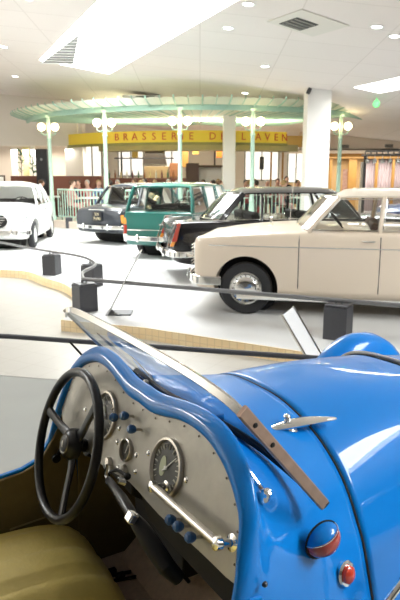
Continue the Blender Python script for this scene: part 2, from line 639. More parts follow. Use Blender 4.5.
# half contours, (v, w) from the centre line to the sill
PAN = [(0, 1.108), (.06, 1.106), (.12, 1.117), (.18, 1.130), (.24, 1.134), (.30, 1.128), (.36, 1.107), (.405, 1.078), (.437, 1.045), (.45, 1.0), (.465, .945), (.475, .80), (.475, .55)]
ROLLO = [(0, 1.150), (.06, 1.150), (.13, 1.160), (.20, 1.170), (.27, 1.172), (.335, 1.162), (.395, 1.135), (.435, 1.100), (.463, 1.060), (.478, 1.0), (.49, .945), (.495, .80), (.495, .55)]
S10 = [(0, 1.112), (.06, 1.112), (.13, 1.113), (.20, 1.110), (.27, 1.096), (.325, 1.078), (.375, 1.048), (.415, 1.01), (.445, .965), (.462, .92), (.477, .86), (.488, .75), (.49, .55)]
S20 = [(0, 1.103), (.06, 1.103), (.13, 1.100), (.20, 1.090), (.27, 1.070), (.32, 1.048), (.365, 1.015), (.40, .975), (.43, .925), (.447, .88), (.462, .82), (.478, .72), (.485, .55)]
S35 = [(0, 1.098), (.06, 1.097), (.12, 1.090), (.18, 1.073), (.235, 1.050), (.28, 1.022), (.318, .99), (.350, .95), (.378, .90), (.398, .86), (.42, .79), (.45, .68), (.47, .55)]
S60 = [(0, 1.095), (.06, 1.094), (.12, 1.088), (.175, 1.072), (.225, 1.048), (.265, 1.02), (.30, .98), (.33, .935), (.355, .88), (.375, .83), (.40, .76), (.43, .66), (.45, .55)]
S90 = [(0, 1.062), (.06, 1.061), (.12, 1.058), (.175, 1.048), (.22, 1.03), (.258, 1.0), (.288, .965), (.312, .92), (.335, .86), (.352, .81), (.372, .74), (.40, .65), (.42, .55)]
S125 = [(0, 1.005), (.05, 1.004), (.10, 1.0), (.145, .99), (.18, .975), (.21, .95), (.235, .91), (.255, .865), (.275, .81), (.29, .76), (.31, .70), (.33, .62), (.34, .52)]
S150 = [(0, .93), (.035, .929), (.07, .925), (.10, .915), (.125, .90), (.147, .875), (.165, .84), (.18, .80), (.195, .75), (.208, .70), (.22, .64), (.235, .56), (.24, .48)]
S165 = [(0, .80), (.015, .80), (.03, .795), (.045, .785), (.058, .77), (.068, .75), (.078, .72), (.086, .69), (.094, .65), (.10, .61), (.106, .56), (.11, .50), (.112, .44)]


def contour(C, k=3):
    h = crom(C, k)
    return [(-v, w) for v, w in reversed(h[1:])] + h


def station(u, C, off=0., tilt=False):
    c = contour(C)
    return [(u + (.287 * (w - 1.027) if tilt else 0), v, w) for v, w in c]


def stations_loft(sts, k):
    n = len(sts[0])
    flat = [tuple(x for p in s for x in p) for s in sts]
    f = crom(flat, k)
    return [[cp(*r[3 * i:3 * i + 3]) for i in range(n)] for r in f]


# scuttle with the rolled cockpit rim
mid1 = [(lerp(a[0], b[0], .18), lerp(a[1], b[1], .18)) for a, b in zip(PAN, ROLLO)]
mid2 = [(lerp(a[0], b[0], .70), lerp(a[1], b[1], .70)) for a, b in zip(PAN, ROLLO)]
roll = [station(.004, PAN, tilt=True), station(-.012, mid1, tilt=True), station(-.014, mid2, tilt=True), station(.010, ROLLO, tilt=True)]
S03 = [(lerp(a[0], b[0], .55) , lerp(a[1], b[1], .55)) for a, b in zip(ROLLO, S10)]
rows = stations_loft(roll + [station(.045, S03, tilt=False), station(.10, S10), station(.20, S20), station(.347, S35)], 6)
cowl = MB().grid(rows).build('scuttle', M_BLUE, RO, angle=80)
sol = cowl.modifiers.new('s', 'SOLIDIFY')
sol.thickness = .004
sol.offset = -1
# bonnet
rows = stations_loft([station(.356, S35), station(.60, S60), station(.90, S90)], 8)
bon = MB().grid(rows).build('bonnet', M_BLUE, RO, angle=80)
sol = bon.modifiers.new('s', 'SOLIDIFY')
sol.thickness = .004
sol.offset = -1
rows = stations_loft([station(.905, S90), station(1.25, S125), station(1.50, S150), station(1.65, S165)], 8)
MB().grid(rows, caps=False).build('nose', M_BLUE, RO, angle=80)
# dark gap between scuttle and bonnet, raised metal strip further forward


def on_contour(u, C, d=0):
    return [cp(u, v * (1 + d), w + d) for v, w in contour(C)]


MB().tube(on_contour(.3515, S35, -.003), .0036, n=8).build('bonnet_gap_seal', M_DARK, RO)
MB().tube(on_contour(.902, S90, .002), .006, n=8, flat=(.022, .008)).build('bonnet_strip', M_BRUSH, RO)
MB().tube(on_contour(.890, S90, .0), .005, n=8).build('bonnet_strip_rubber', M_DARK, RO)
# radiator grille
gk = MB()
for q in range(9):
    w = .50 + q * .042
    gk.tube([cp(1.585 + .1 * (1 - abs(t)) - (w - .5) * .26, t * (.15 - q * .009), w) for t in (-1, -.5, 0, .5, 1)], .006, n=6)
gk.build('radiator_grille', M_CHROME, RO)

# tub, doors and tail
def side_panel(v, th, poly, name, m, parent=RO):
    return MB().prism([cp(u, v, w) for u, w in poly], Vector((0, th * K, 0))).build(name, m, parent, smooth=False, bevel=.004)


door_poly = [(-.62, .32), (.0, .32), (.02, .60), (.01, .93), (-.020, .935), (-.035, .90), (-.055, .862), (-.10, .795), (-.15, .776), (-.25, .765), (-.62, .77)]
for sgn, lab in ((1, 'far'), (-1, 'near')):
    v0 = .478 if sgn > 0 else -.498
    side_panel(v0 + .002, .018, door_poly, 'door', M_BLUE)
    side_panel(v0 - .010 * sgn if sgn > 0 else v0 + .018, .012, [(u, w - .006) for u, w in door_poly], 'door_lining', M_TRIM)
    side_panel(.455 if sgn > 0 else -.463, .008, [(.0, .30), (.28, .30), (.28, .50), (.16, .80), (.05, .90), (.02, .93)], 'kick_panel', M_TRIM)
    side_panel(.47 * sgn if sgn > 0 else -.50, .03, [(-1.0, .32), (-.625, .32), (-.625, .77), (-1.0, .80)], 'quarter_panel', M_BLUE)
# pocket line, crank and screws in the far door lining
MB().tube([cp(-.20, .466, .60), cp(-.02, .466, .612), cp(.10, .460, .615)], .003, n=6).build('lining_seam', mat('seam_tan', (.32, .25, .12), .6), RO)
MB().tube([cp(-.01, .462, .86), cp(-.055, .448, .80)], .007, n=8).lathe([(0, 0), (.014, .002), (.014, .014), (0, .016)], c=cp(-.055, .455, .80), axis=(0, -1, 0), n=12).build('door_handle', M_BLACK, RO)
# tail
tailst = []
for u, b, top, bot in ((-1.0, .485, .80, .30), (-1.3, .46, .80, .30), (-1.65, .38, .72, .32), (-1.95, .24, .58, .36), (-2.1, .08, .46, .40)):
    tailst.append([x for a in range(13) for x in (u, b * math.copysign(abs(math.cos(PI * a / 12)) ** .6, math.cos(PI * a / 12)), bot + (top - bot) * abs(math.sin(PI * a / 12)) ** .6)])
f = crom([tuple(t) for t in tailst], 5)
MB().grid([[cp(*r[3 * i:3 * i + 3]) for i in range(13)] for r in f], closed_v=True, caps=True).build('tail', M_BLUE, RO)
# cockpit floor, bulkhead, underside of dash
MB().box(cp(-.33, 0, .40), (K * 1.32, K * .94, .02)).build('cockpit_floor', M_CARPET, RO, smooth=False)
MB().box(cp(.30, 0, .63), (.02, K * .76, K * .50)).build('bulkhead', M_DARK, RO, smooth=False)
MB().prism([cp(.29, -.42, .42), cp(.13, -.42, .42), cp(.29, -.42, .56)], Vector((0, K * .84, 0))).build('toe_board', M_CARPET, RO, smooth=False)
MB().box(cp(-.62, 0, .34), (K * 2.6, K * .9, .12)).build('chassis', M_DARK, RO, smooth=False, bevel=.01)
# seat rails and rods lying on the carpet
for (a, b) in (((.02, .36, .418), (.13, .335, .418)), ((.03, .33, .418), (.15, .300, .418)), ((.05, .10, .418), (.17, .07, .418))):
    MB().tube([cp(*a), cp(*b)], .006, n=8).build('seat_rail', M_BLACK, RO)
    MB().box(cp((a[0] + b[0]) / 2, (a[1] + b[1]) / 2 + .01, .424), (.03, .02, .02)).build('rail_catch', M_BLACK, RO, bevel=.003)

# black tray and column shroud below the panel
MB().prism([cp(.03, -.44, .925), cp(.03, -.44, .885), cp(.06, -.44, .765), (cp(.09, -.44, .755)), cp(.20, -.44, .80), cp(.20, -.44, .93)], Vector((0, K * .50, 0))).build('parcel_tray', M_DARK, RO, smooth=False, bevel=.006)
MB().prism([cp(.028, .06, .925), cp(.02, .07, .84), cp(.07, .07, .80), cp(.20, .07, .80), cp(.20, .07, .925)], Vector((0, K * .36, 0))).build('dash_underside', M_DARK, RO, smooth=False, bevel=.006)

# ---- dashboard
DT = math.radians(16)
TV = Vector((math.sin(DT), 0, math.cos(DT)))        # up along the panel
NN = Vector((-math.cos(DT), 0, math.sin(DT)))       # out of the panel towards the seats
DC = cp(0, 0, 1.0266)


def dp(v, t, out=0.):
    return DC + Vector((0, K * v, 0)) + TV * (K * t) + NN * out


top = [(v, (w - 1.0266) / math.cos(DT)) for v, w in contour(PAN[:11])]
bot = crom([(.463, -.119), (.33, -.126), (.2, -.121), (.09, -.114), (-.03, -.094), (-.18, -.098), (-.34, -.09), (-.463, -.088)], 3)
poly = top + [b for b in bot if abs(b[0]) < .46]
dash = MB().prism([dp(v, t, -.004) for v, t in poly], NN * .006).build('dashboard', M_ALU, RO, smooth=False)
edge_pts = [dp(v * .985, t - .008, .004) for v, t in top]
k = MB()
for q in range(2, len(edge_pts) - 2, 3):
    MB().lathe([(.0, .002), (.0020, .0014), (.0028, 0)], c=edge_pts[q], axis=NN, n=8).build('edge_rivet', mat('dark_rivet', (.12, .1, .08), .4, .6), dash)


def gauge(v, t, r, big=True, ang=.9):
    g = MB().lathe([(r * .98, -.002), (r, .006), (r * .97, .011), (r * .90, .012), (r * .87, .007), (r * .86, .003)], c=dp(v, t), axis=NN, n=40).build('gauge_bezel', M_BRUSH, dash)
    MB().lathe([(.0, .004), (r * .88, .004), (r * .88, .002), (0, .002)], c=dp(v, t), axis=NN, n=40).build('gauge_face', M_GAUGE, g)
    if big:
        MB().lathe([(.0, .0052), (r * .34, .0052), (r * .34, .004)], c=dp(v + r * .22, t - r * .02), axis=NN, n=24, sx=.55, sy=1.0).build('gauge_window', M_GAUGE2, g)
        kk = MB()
        for q in range(20):
            a = -2.3 + q * 4.6 / 19
            o1, o2 = (.66 if q % 2 else .60) * r / K, .76 * r / K
            kk.tube([dp(v + math.sin(a) * o1, t + math.cos(a) * o1, .0055), dp(v + math.sin(a) * o2, t + math.cos(a) * o2, .0055)], .0011 if q % 2 else .0020, n=4)
        kk.build('gauge_scale', mat('gauge_marks', (.45, .43, .36), .5), g)
        MB().tube([dp(v - math.sin(ang) * -.2 * r / K, t - .2 * r / K * math.cos(ang), .0075), dp(v - math.sin(ang) * .72 * r / K, t + math.cos(ang) * .72 * r / K, .0075)], [.0022, .0008], n=6).lathe([(0, .010), (.005, .009), (.005, .005)], c=dp(v, t), axis=NN, n=12).build('needle', M_WHITE, g)
    else:
        MB().tube([dp(v, t - .008, .0065), dp(v - .006, t + .016, .0065)], .0013, n=6).build('needle', M_WHITE, g)
    return g


gauge(-.170, 0.0, .070, ang=.75)
gauge(.166, 0.0, .068, ang=-.6)
gauge(.015, -.034, .030, big=False)


def knob(v, t, m=M_BLUED, r=.0115, l=.030):
    s = MB().tube([dp(v, t, 0), dp(v, t, l)], .004, n=8).build('knob_stem', M_BRUSH, dash)
    MB().lathe([(0, l - .012), (r * .7, l - .011), (r, l - .004), (r, l + .004), (r * .6, l + .009), (0, l + .010)], c=dp(v, t), axis=NN, n=18).build('knob', m, s)


for v, t in ((.075, .024), (.024, .046), (-.025, .031), (-.262, -.068), (-.293, -.066), (-.338, -.064)):
    knob(v, t)


def screw(v, t, r=.0075):
    MB().lathe([(0, .007), (r * .6, .006), (r, .002), (r, 0)], c=dp(v, t), axis=NN, n=14).build('screw', M_CHROME, dash)


for v, t in ((.073, -.037), (.037, -.088), (-.031, -.028), (-.081, -.003), (-.247, .008), (-.395, -.045), (.24, .03), (.30, -.03), (.08, -.004), (-.045, -.062)):
    screw(v, t)
# ignition lever switch
sw = MB().lathe([(0, .012), (.012, .011), (.015, .004), (.015, 0)], c=dp(.006, -.080), axis=NN, n=16).build('switch_boss', M_BRUSH, dash)
MB().tube([dp(.042, -.100, .02), dp(.006, -.080, .022), dp(-.05, -.070, .026)], .0045, n=8).ball(dp(-.053, -.070, .026), .009, n=8).build('switch_lever', M_BLACK, sw)
MB().lathe([(0, .02), (.008, .018), (.012, .004), (.014, 0)], c=dp(.0, -.045 - .058), axis=NN, n=16).build('switch_boss', M_CHROME, dash)
# grab rail
gr_ = MB().tube([dp(-.178, -.036, .036), dp(-.427, -.028, .036)], .0095, n=14).build('grab_rail', M_BRUSH, dash)
for v, t in ((-.182, -.036), (-.427, -.028)):
    MB().lathe([(.017, 0), (.017, .003), (.008, .006), (.008, .026), (.0135, .031), (.0125, .043), (0, .047)], c=dp(v, t), axis=NN, n=18).build('rail_bracket', M_CHROME, gr_)

# gear lever stalk running down under the panel
gl = MB().lathe([(0, .016), (.016, .013), (.018, 0)], c=dp(.088, -.098), axis=NN, n=16).build('gear_lever_bracket', M_BRUSH, RO)
MB().tube([dp(.075, -.100, .010), dp(.037, -.109, .030), dp(.005, -.108, .040)], .008, n=10).build('gear_lever_end', M_CHROME, gl)
MB().tube([dp(.010, -.106, .038), dp(-.04, -.100, .050), dp(-.106, -.097, .060), dp(-.165, -.100, .066), dp(-.180, -.104, .068)], [.009, .010, .013, .013, .011], n=12).build('gear_lever', M_BAKE, gl)
MB().box(dp(-.198, -.094, .082), (.020, .026, .024), Matrix.Rotation(.6, 3, 'Y')).build('gear_lever_clamp', M_CHROME, gl, bevel=.004)
MB().tube([dp(-.175, -.103, .066), dp(-.205, -.112, .058), dp(-.245, -.130, .045), dp(-.29, -.150, .03), dp(-.30, -.17, .0)], [.013, .018, .021, .020, .016], n=14).build('gear_lever_boot', M_BLACK, gl)
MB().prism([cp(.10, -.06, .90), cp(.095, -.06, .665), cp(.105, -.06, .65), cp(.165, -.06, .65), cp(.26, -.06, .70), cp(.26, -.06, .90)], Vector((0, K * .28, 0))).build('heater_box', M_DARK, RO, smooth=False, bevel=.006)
# pedals
for v in (.32, .20, .10):
    p = MB().tube([cp(.30, v, .80), cp(.22, v, .60), cp(.185, v, .55)], .007, n=8).build('pedal_arm', M_BLACK, RO)
    MB().box(cp(.18, v, .54), (.012, .05, .06), Matrix.Rotation(-.6, 3, 'Y')).build('pedal', M_BLACK, p, bevel=.004)

# ---- steering wheel
SA = math.radians(18)
sc = cp(-.085, .246, .936)
sn = Vector((-math.cos(SA), 0, math.sin(SA)))
st_ = Vector((math.sin(SA), 0, math.cos(SA)))
sv = Vector((0, 1, 0))


def sp(r, a, out=0):
    return sc + (sv * math.cos(a) + st_ * math.sin(a)) * r + sn * out


SR = .191 * K
swr = MB().tube([sp(SR, 2 * PI * q / 64) for q in range(64)], .0135, n=14, closed=True).build('steering_wheel', M_BAKE, RO)
for a in (math.radians(10), math.radians(128), math.radians(243)):
    rr = [(.025, -.022), (.07, -.020), (.13, -.010), (SR - .004, 0)]
    b1 = [sp(r, a, o) for r, o in rr]
    rows = []
    d = (sv * -math.sin(a) + st_ * math.cos(a))
    for (r, o), wd_ in zip(rr, (.046, .034, .028, .036)):
        c0 = sp(r, a, o)
        rows.append([c0 + d * wd_ / 2 * math.cos(q * PI / 4) + sn * .008 * math.sin(q * PI / 4) for q in range(8)])
    MB().grid(rows, closed_v=True, caps=True).build('spoke', M_BAKE, swr)
hub = MB().lathe([(.0, .012), (.020, .011), (.028, .006), (.039, 0), (.046, -.012), (.046, -.030), (.018, -.045), (.018, -.06)], c=sc, axis=sn, n=32).build('hub', M_BAKE, swr)
MB().lathe([(.026, .008), (.028, .010), (.030, .007)], c=sc, axis=sn, n=32).build('hub_ring', mat('dull_ring', (.2, .19, .17), .3, .8), hub)
MB().prism([sc + sn * .012 + sv * a * .010 + st_ * b * .012 for a, b in ((0, 1), (.5, .1), (.2, -1), (-.1, -.2), (-.6, -.8), (-.4, .2))], sn * .0015).build('hub_badge', M_BRUSH, hub, smooth=False)
MB().tube([sc - sn * .05, cp(.03, .246, .89), cp(.27, .236, .79)], .019, n=14).build('steering_column', M_BLACK, swr)
MB().lathe([(.026, -.02), (.030, 0), (.026, .02)], c=cp(-.01, .25, .905), axis=sn, n=16).build('column_collar', M_BLACK, swr)

# ---- seats
def seat(v0, v1, label_m=M_SEAT):
    # cushion: rounded box with rolled front, built as a grid over (v, u)
    rows = []
    nu, nvv = 22, 22
    for i in range(nu + 1):
        s = -1 + 2 * i / nu
        row = []
        for j in range(nvv + 1):
            q = -1 + 2 * j / nvv
            ee = (1 - abs(s) ** 5) ** .35 * (1 - abs(q) ** 5) ** .30
            crown = .022 * (1 - s * s) + .014 * (1 - q * q)
            ridge = 0
            for rv in (-.45, .12, .62):
                ridge -= .012 * math.exp(-((q - rv) / .045) ** 2)
            w = .435 + .190 * ee + crown * ee + ridge * ee
            row.append(cp(-.32 + s * .34, (v0 + v1) / 2 + q * (v1 - v0) / 2, w))
        rows.append(row)
    c = MB().grid(rows)
    base = [cp(-.66, v0 + .012, .42), cp(-.01, v0 + .012, .42), cp(-.01, v1 - .012, .42), cp(-.66, v1 - .012, .42)]
    o = c.build('seat_cushion', M_SEAT, RO, angle=80)
    MB().prism(base, Vector((0, 0, .03))).build('seat_base', M_DARK, o, smooth=False)
    vm = (v0 + v1) / 2
    MB().tube([cp(-.62, v1 - .012, .505), cp(-.25, v1 - .010, .522), cp(-.04, v1 - .014, .51), cp(-.008, v1 - .05, .50), cp(-.008, v0 + .05, .50), cp(-.04, v0 + .014, .51), cp(-.62, v0 + .012, .505)], .005, n=8).build('piping', M_SEAT, o)
    rows = []
    for i in range(13):
        a = i / 12
        rows.append([cp(-.66 - .16 * a + .05 * math.cos(PI * 2 * j / 20) * (1 - .4 * a ** 4), vm + (v1 - v0) / 2 * math.sin(PI * 2 * j / 20) * (1 - .3 * a ** 6), .50 + .42 * a) for j in range(20)])
    MB().grid(rows, closed_v=True, caps=True).build('seat_back', M_SEAT, RO)
    return o


seat(.0, .458)
seat(-.45, -.03)

# ---- windscreen
BASE = [(.200, .440, 1.015), (.150, .30, 1.085), (.105, .15, 1.118), (.085, 0, 1.124), (.105, -.15, 1.118), (.150, -.30, 1.085), (.200, -.440, 1.015)]
TOPR = [(.0, .458, 1.236), (-.012, .40, 1.262), (-.018, .27, 1.276), (-.02, 0, 1.281), (-.018, -.27, 1.276), (-.010, -.39, 1.262), (.000, -.440, 1.243)]
bb = crom(BASE, 6)
tp = crom(TOPR, 6)
rows = [[cp(*[lerp(a, b, t) for a, b in zip(p, q)]) for t in (0, .25, .5, .75, 1)] for p, q in zip(bb, tp)]
ws = MB().grid(rows).build('windscreen', M_GLASSW, RO, angle=80)
MB().tube([cp(*p) for p in tp], .01, flat=(.019, .008), up=(-1, 0, .3)).build('top_rail', M_CHROME, ws)
MB().tube([cp(*p) for p in bb], .0085, n=10).build('rubber_seal', M_BLACK, ws)
for sg in (1, -1):
    a, b = cp(.000, (.445 if sg < 0 else .458) * sg, 1.245), cp(.194, .438 * sg, 1.018)
    po = MB().tube([a + (a - b) * .03, b], .01, flat=(.025 if sg < 0 else .012, .011 if sg < 0 else .006), up=(0, 1, 0)).build('side_post', M_BRONZE, ws)
    dd = (b - a)
    if sg > 0:
        po.data.materials[0] = M_BRUSH
    for t in (.10, .30):
        MB().lathe([(0, .003), (.004, .002), (.0055, 0)], c=a + dd * t + Vector((0, sg * .006, 0)), axis=(0, sg, 0), n=10).build('screw', M_DARK, po)
# wiper arms
for a, b in (((.078, .095, 1.122), (.045, .212, 1.168)), ((.035, .385, 1.105), (.0, .435, 1.158))):
    w_ = MB().tube([cp(*a), cp(*b)], .0035, n=8).build('wiper_arm', M_BLACK, RO)
    MB().lathe([(.009, -.004), (.009, .004), (.005, .008), (0, .009)], c=cp(*a), n=12).build('wiper_pivot', M_BRUSH, w_)
# small clips on the rubber
MB().box(cp(.118, -.190, 1.122), (.02, .006, .016)).build('seal_clip', M_BLACK, ws, bevel=.002)

# ---- fittings on the scuttle
# chrome bonnet latch with winged handle
lt = MB().lathe([(0, .036), (.010, .034), (.014, .026), (.011, .018), (.020, .012), (.026, .004), (.028, -.004)], c=cp(.290, -.212, 1.058), axis=(0, -.35, 1), n=24).build('bonnet_latch', M_CHROME, RO)
wing = []
for t in [q / 14 for q in range(15)]:
    u = .225 + t * .185
    wdt = .0045 + .017 * math.sin(PI * min(1, (t * 1.02))) ** .8
    hh = .0035 + .0065 * math.sin(PI * t)
    c0 = cp(u, -.208 - .030 * t, 1.074 + .006 * math.sin(PI * t))
    wing.append([c0 + Vector((0, math.cos(2 * PI * j / 12) * wdt, math.sin(2 * PI * j / 12) * hh)) for j in range(12)])
MB().grid(wing, closed_v=True, caps=True).build('latch_wing', M_CHROME, lt)
MB().ball(cp(.285, -.211, 1.094), .010, n=10, s=(1, 1, .9)).build('latch_knob', M_CHROME, lt)
# chrome windscreen thumb nut on the near shoulder
tn = MB().lathe([(0, .024), (.008, .022), (.011, .014), (.007, .010), (.013, .004), (.015, -.004)], c=cp(.075, -.405, 1.055), axis=(-.1, -.7, .8), n=18).build('thumb_nut', M_CHROME, RO)
MB().tube([cp(.075, -.405, 1.062), cp(.06, -.385, 1.092), cp(.05, -.36, 1.112)], .005, n=8).build('thumb_lever', M_CHROME, tn)
# oval side lamp, blue shell over a red lens
lc = cp(.182, -.450, .955)
e1 = Vector((.95, 0, .38)).normalized()
e3 = Vector((0, -1, .12)).normalized()
e2 = e3.cross(e1).normalized()


def dome(a, b, c, c0, lo, hi, n=16):
    rows = []
    for i in range(n + 1):
        th = lerp(lo, hi, i / n)
        rows.append([c0 + e1 * a * math.cos(th) * math.cos(ph) + (e2 * b * math.sin(th)) + e3 * c * math.cos(th) * math.sin(ph) for ph in [PI * j / n for j in range(n + 1)]])
    return MB().grid(rows)


e2s = 1 if e2.z > 0 else -1
e2 = e2 * e2s
lamp = dome(.042, .035, .034, lc, .42, PI / 2).build('side_lamp', M_BLUE, RO, angle=80)
dome(.041, .034, .033, lc, -PI / 2, .40).build('side_lamp_lens', M_RED, lamp, angle=80)
MB().tube([lc + e1 * .040 * math.cos(q) + e2 * .014 + e3 * .034 * math.sin(q) for q in [PI * j / 20 for j in range(21)]], .0010, n=6).build('side_lamp_bead', M_CHROME, lamp)
MB().tube([lc + e1 * .043 * math.cos(q) + e2 * .036 * math.sin(q) for q in [2 * PI * j / 32 for j in range(32)]], .0022, n=8, closed=True).build('side_lamp_gasket', M_BLACK, lamp)
# round red reflector
rc = cp(.256, -.442, .850)
ra = Vector((.12, -1, .15)).normalized()
rf = MB().lathe([(.024, -.006), (.026, .004), (.023, .009), (.018, .008)], c=rc, axis=ra, n=28, sy=1.12).build('indicator_ring', M_CHROME, RO)
MB().lathe([(.019, .006), (.017, .014), (.010, .020), (0, .022)], c=rc, axis=ra, n=24, sy=1.12).build('indicator_lens', mat('orange_red_lens', (.62, .05, .02), .12, coat=1), rf)
# snap stud
MB().lathe([(.006, 0), (.005, .004), (.003, .006), (0, .007)], c=cp(.012, -.494, .953), axis=(0, -1, 0), n=14).build('snap_stud', mat('dark_stud', (.08, .08, .09), .3, .7), RO)
MB().lathe([(.009, 0), (.008, .005), (.004, .008), (0, .009)], c=cp(.06, .40, 1.115), axis=(0, .4, 1), n=14).build('snap_stud', mat('dark_stud', (.08, .08, .09), .3, .7), RO)

# ---- fenders and wheels
def fender(u0, u1, vc, top, halfw, name='fender', chrome=False):
    rows = []
    n = 26
    for i in range(n + 1):
        a = PI * i / n
        u = (u0 + u1) / 2 + (u1 - u0) / 2 * math.cos(a)
        pk = math.sin(a) ** .72 if math.sin(a) > 0 else 0
        ww = .34 + (top - .34) * pk
        hw = halfw * (.35 + .65 * math.sin(a) ** .5 if math.sin(a) > 0 else .35)
        row = []
        for j in range(15):
            b = PI * j / 14
            row.append(cp(u, vc + hw * math.copysign(abs(math.cos(b)) ** .75, math.cos(b)), max(.30, lerp(.30, ww, abs(math.sin(b)) ** .6))))
        rows.append(row)
    o = MB().grid(rows).build(name, M_BLUE, RO, angle=80)
    s = o.modifiers.new('s', 'SOLIDIFY')
    s.thickness = .006
    return o


def rwheel(u, v):
    R = .31
    w = MB().lathe([(R - .09, -.055), (R - .03, -.062), (R - .006, -.045), (R, -.02), (R, .02), (R - .006, .045), (R - .03, .062), (R - .09, .055), (R - .10, .02), (.01, .02)], c=cp(u, v, .1207 + R / K), axis=(0, 1 if v > 0 else -1, 0), n=40).build('wheel', M_TYRE, RO)
    sg = 1 if v > 0 else -1
    MB().lathe([(R - .08, .03), (R - .10, .045), (.10, .05), (.08, .07), (.0, .08)], c=cp(u, v, .1207 + R / K), axis=(0, sg, 0), n=32).build('wheel_disc', M_BLUE, w)


for sg in (1, -1):
    fender(1.06, 1.76, .66 * sg, .945, .125)
    fender(-1.75, -.95, .60 * sg, .86, .12)
    rwheel(1.38, .66 * sg)
    rwheel(-1.35, .60 * sg)
    # running board flank between body and fender, with its bright bead
    pts = [(.20, .30), (.62, .30), (1.06, .30), (1.06, .66), (.80, .60), (.55, .62), (.42, .60), (.30, .50), (.20, .40)]
    MB().prism([cp(u, (.44 if sg > 0 else -.60), w) for u, w in pts], Vector((0, .16 * K, 0))).build('fender_flank', M_BLUE, RO, smooth=False, bevel=.03)
    MB().tube([cp(.05, .505 * sg, .60), cp(.20, .508 * sg, .70), cp(.30, .510 * sg, .805), cp(.42, .51 * sg, .90), cp(.60, .52 * sg, .96), cp(.85, .54 * sg, .97), cp(1.1, .56 * sg, .92)][0 if sg < 0 else 0:] if sg < 0 else [cp(.2, .47, .5), cp(.6, .47, .5), cp(1.0, .45, .52)], .0085, n=12).build('bright_bead', M_CHROME, RO)

# ================================================================== SALOONS AND ESTATE
def tyre_prof(R, hw):
    return [(R * .62, -hw), (R * .82, -hw * 1.05), (R * .95, -hw * .9), (R, -hw * .5), (R, hw * .5), (R * .95, hw * .9), (R * .82, hw * 1.05), (R * .64, hw), (R * .62, hw * .3), (.01, hw * .3)]


SECT = [(0, 'b', 0), (.72, 'b', 0), (.91, 'b', .02), (.975, 'b', .12)]


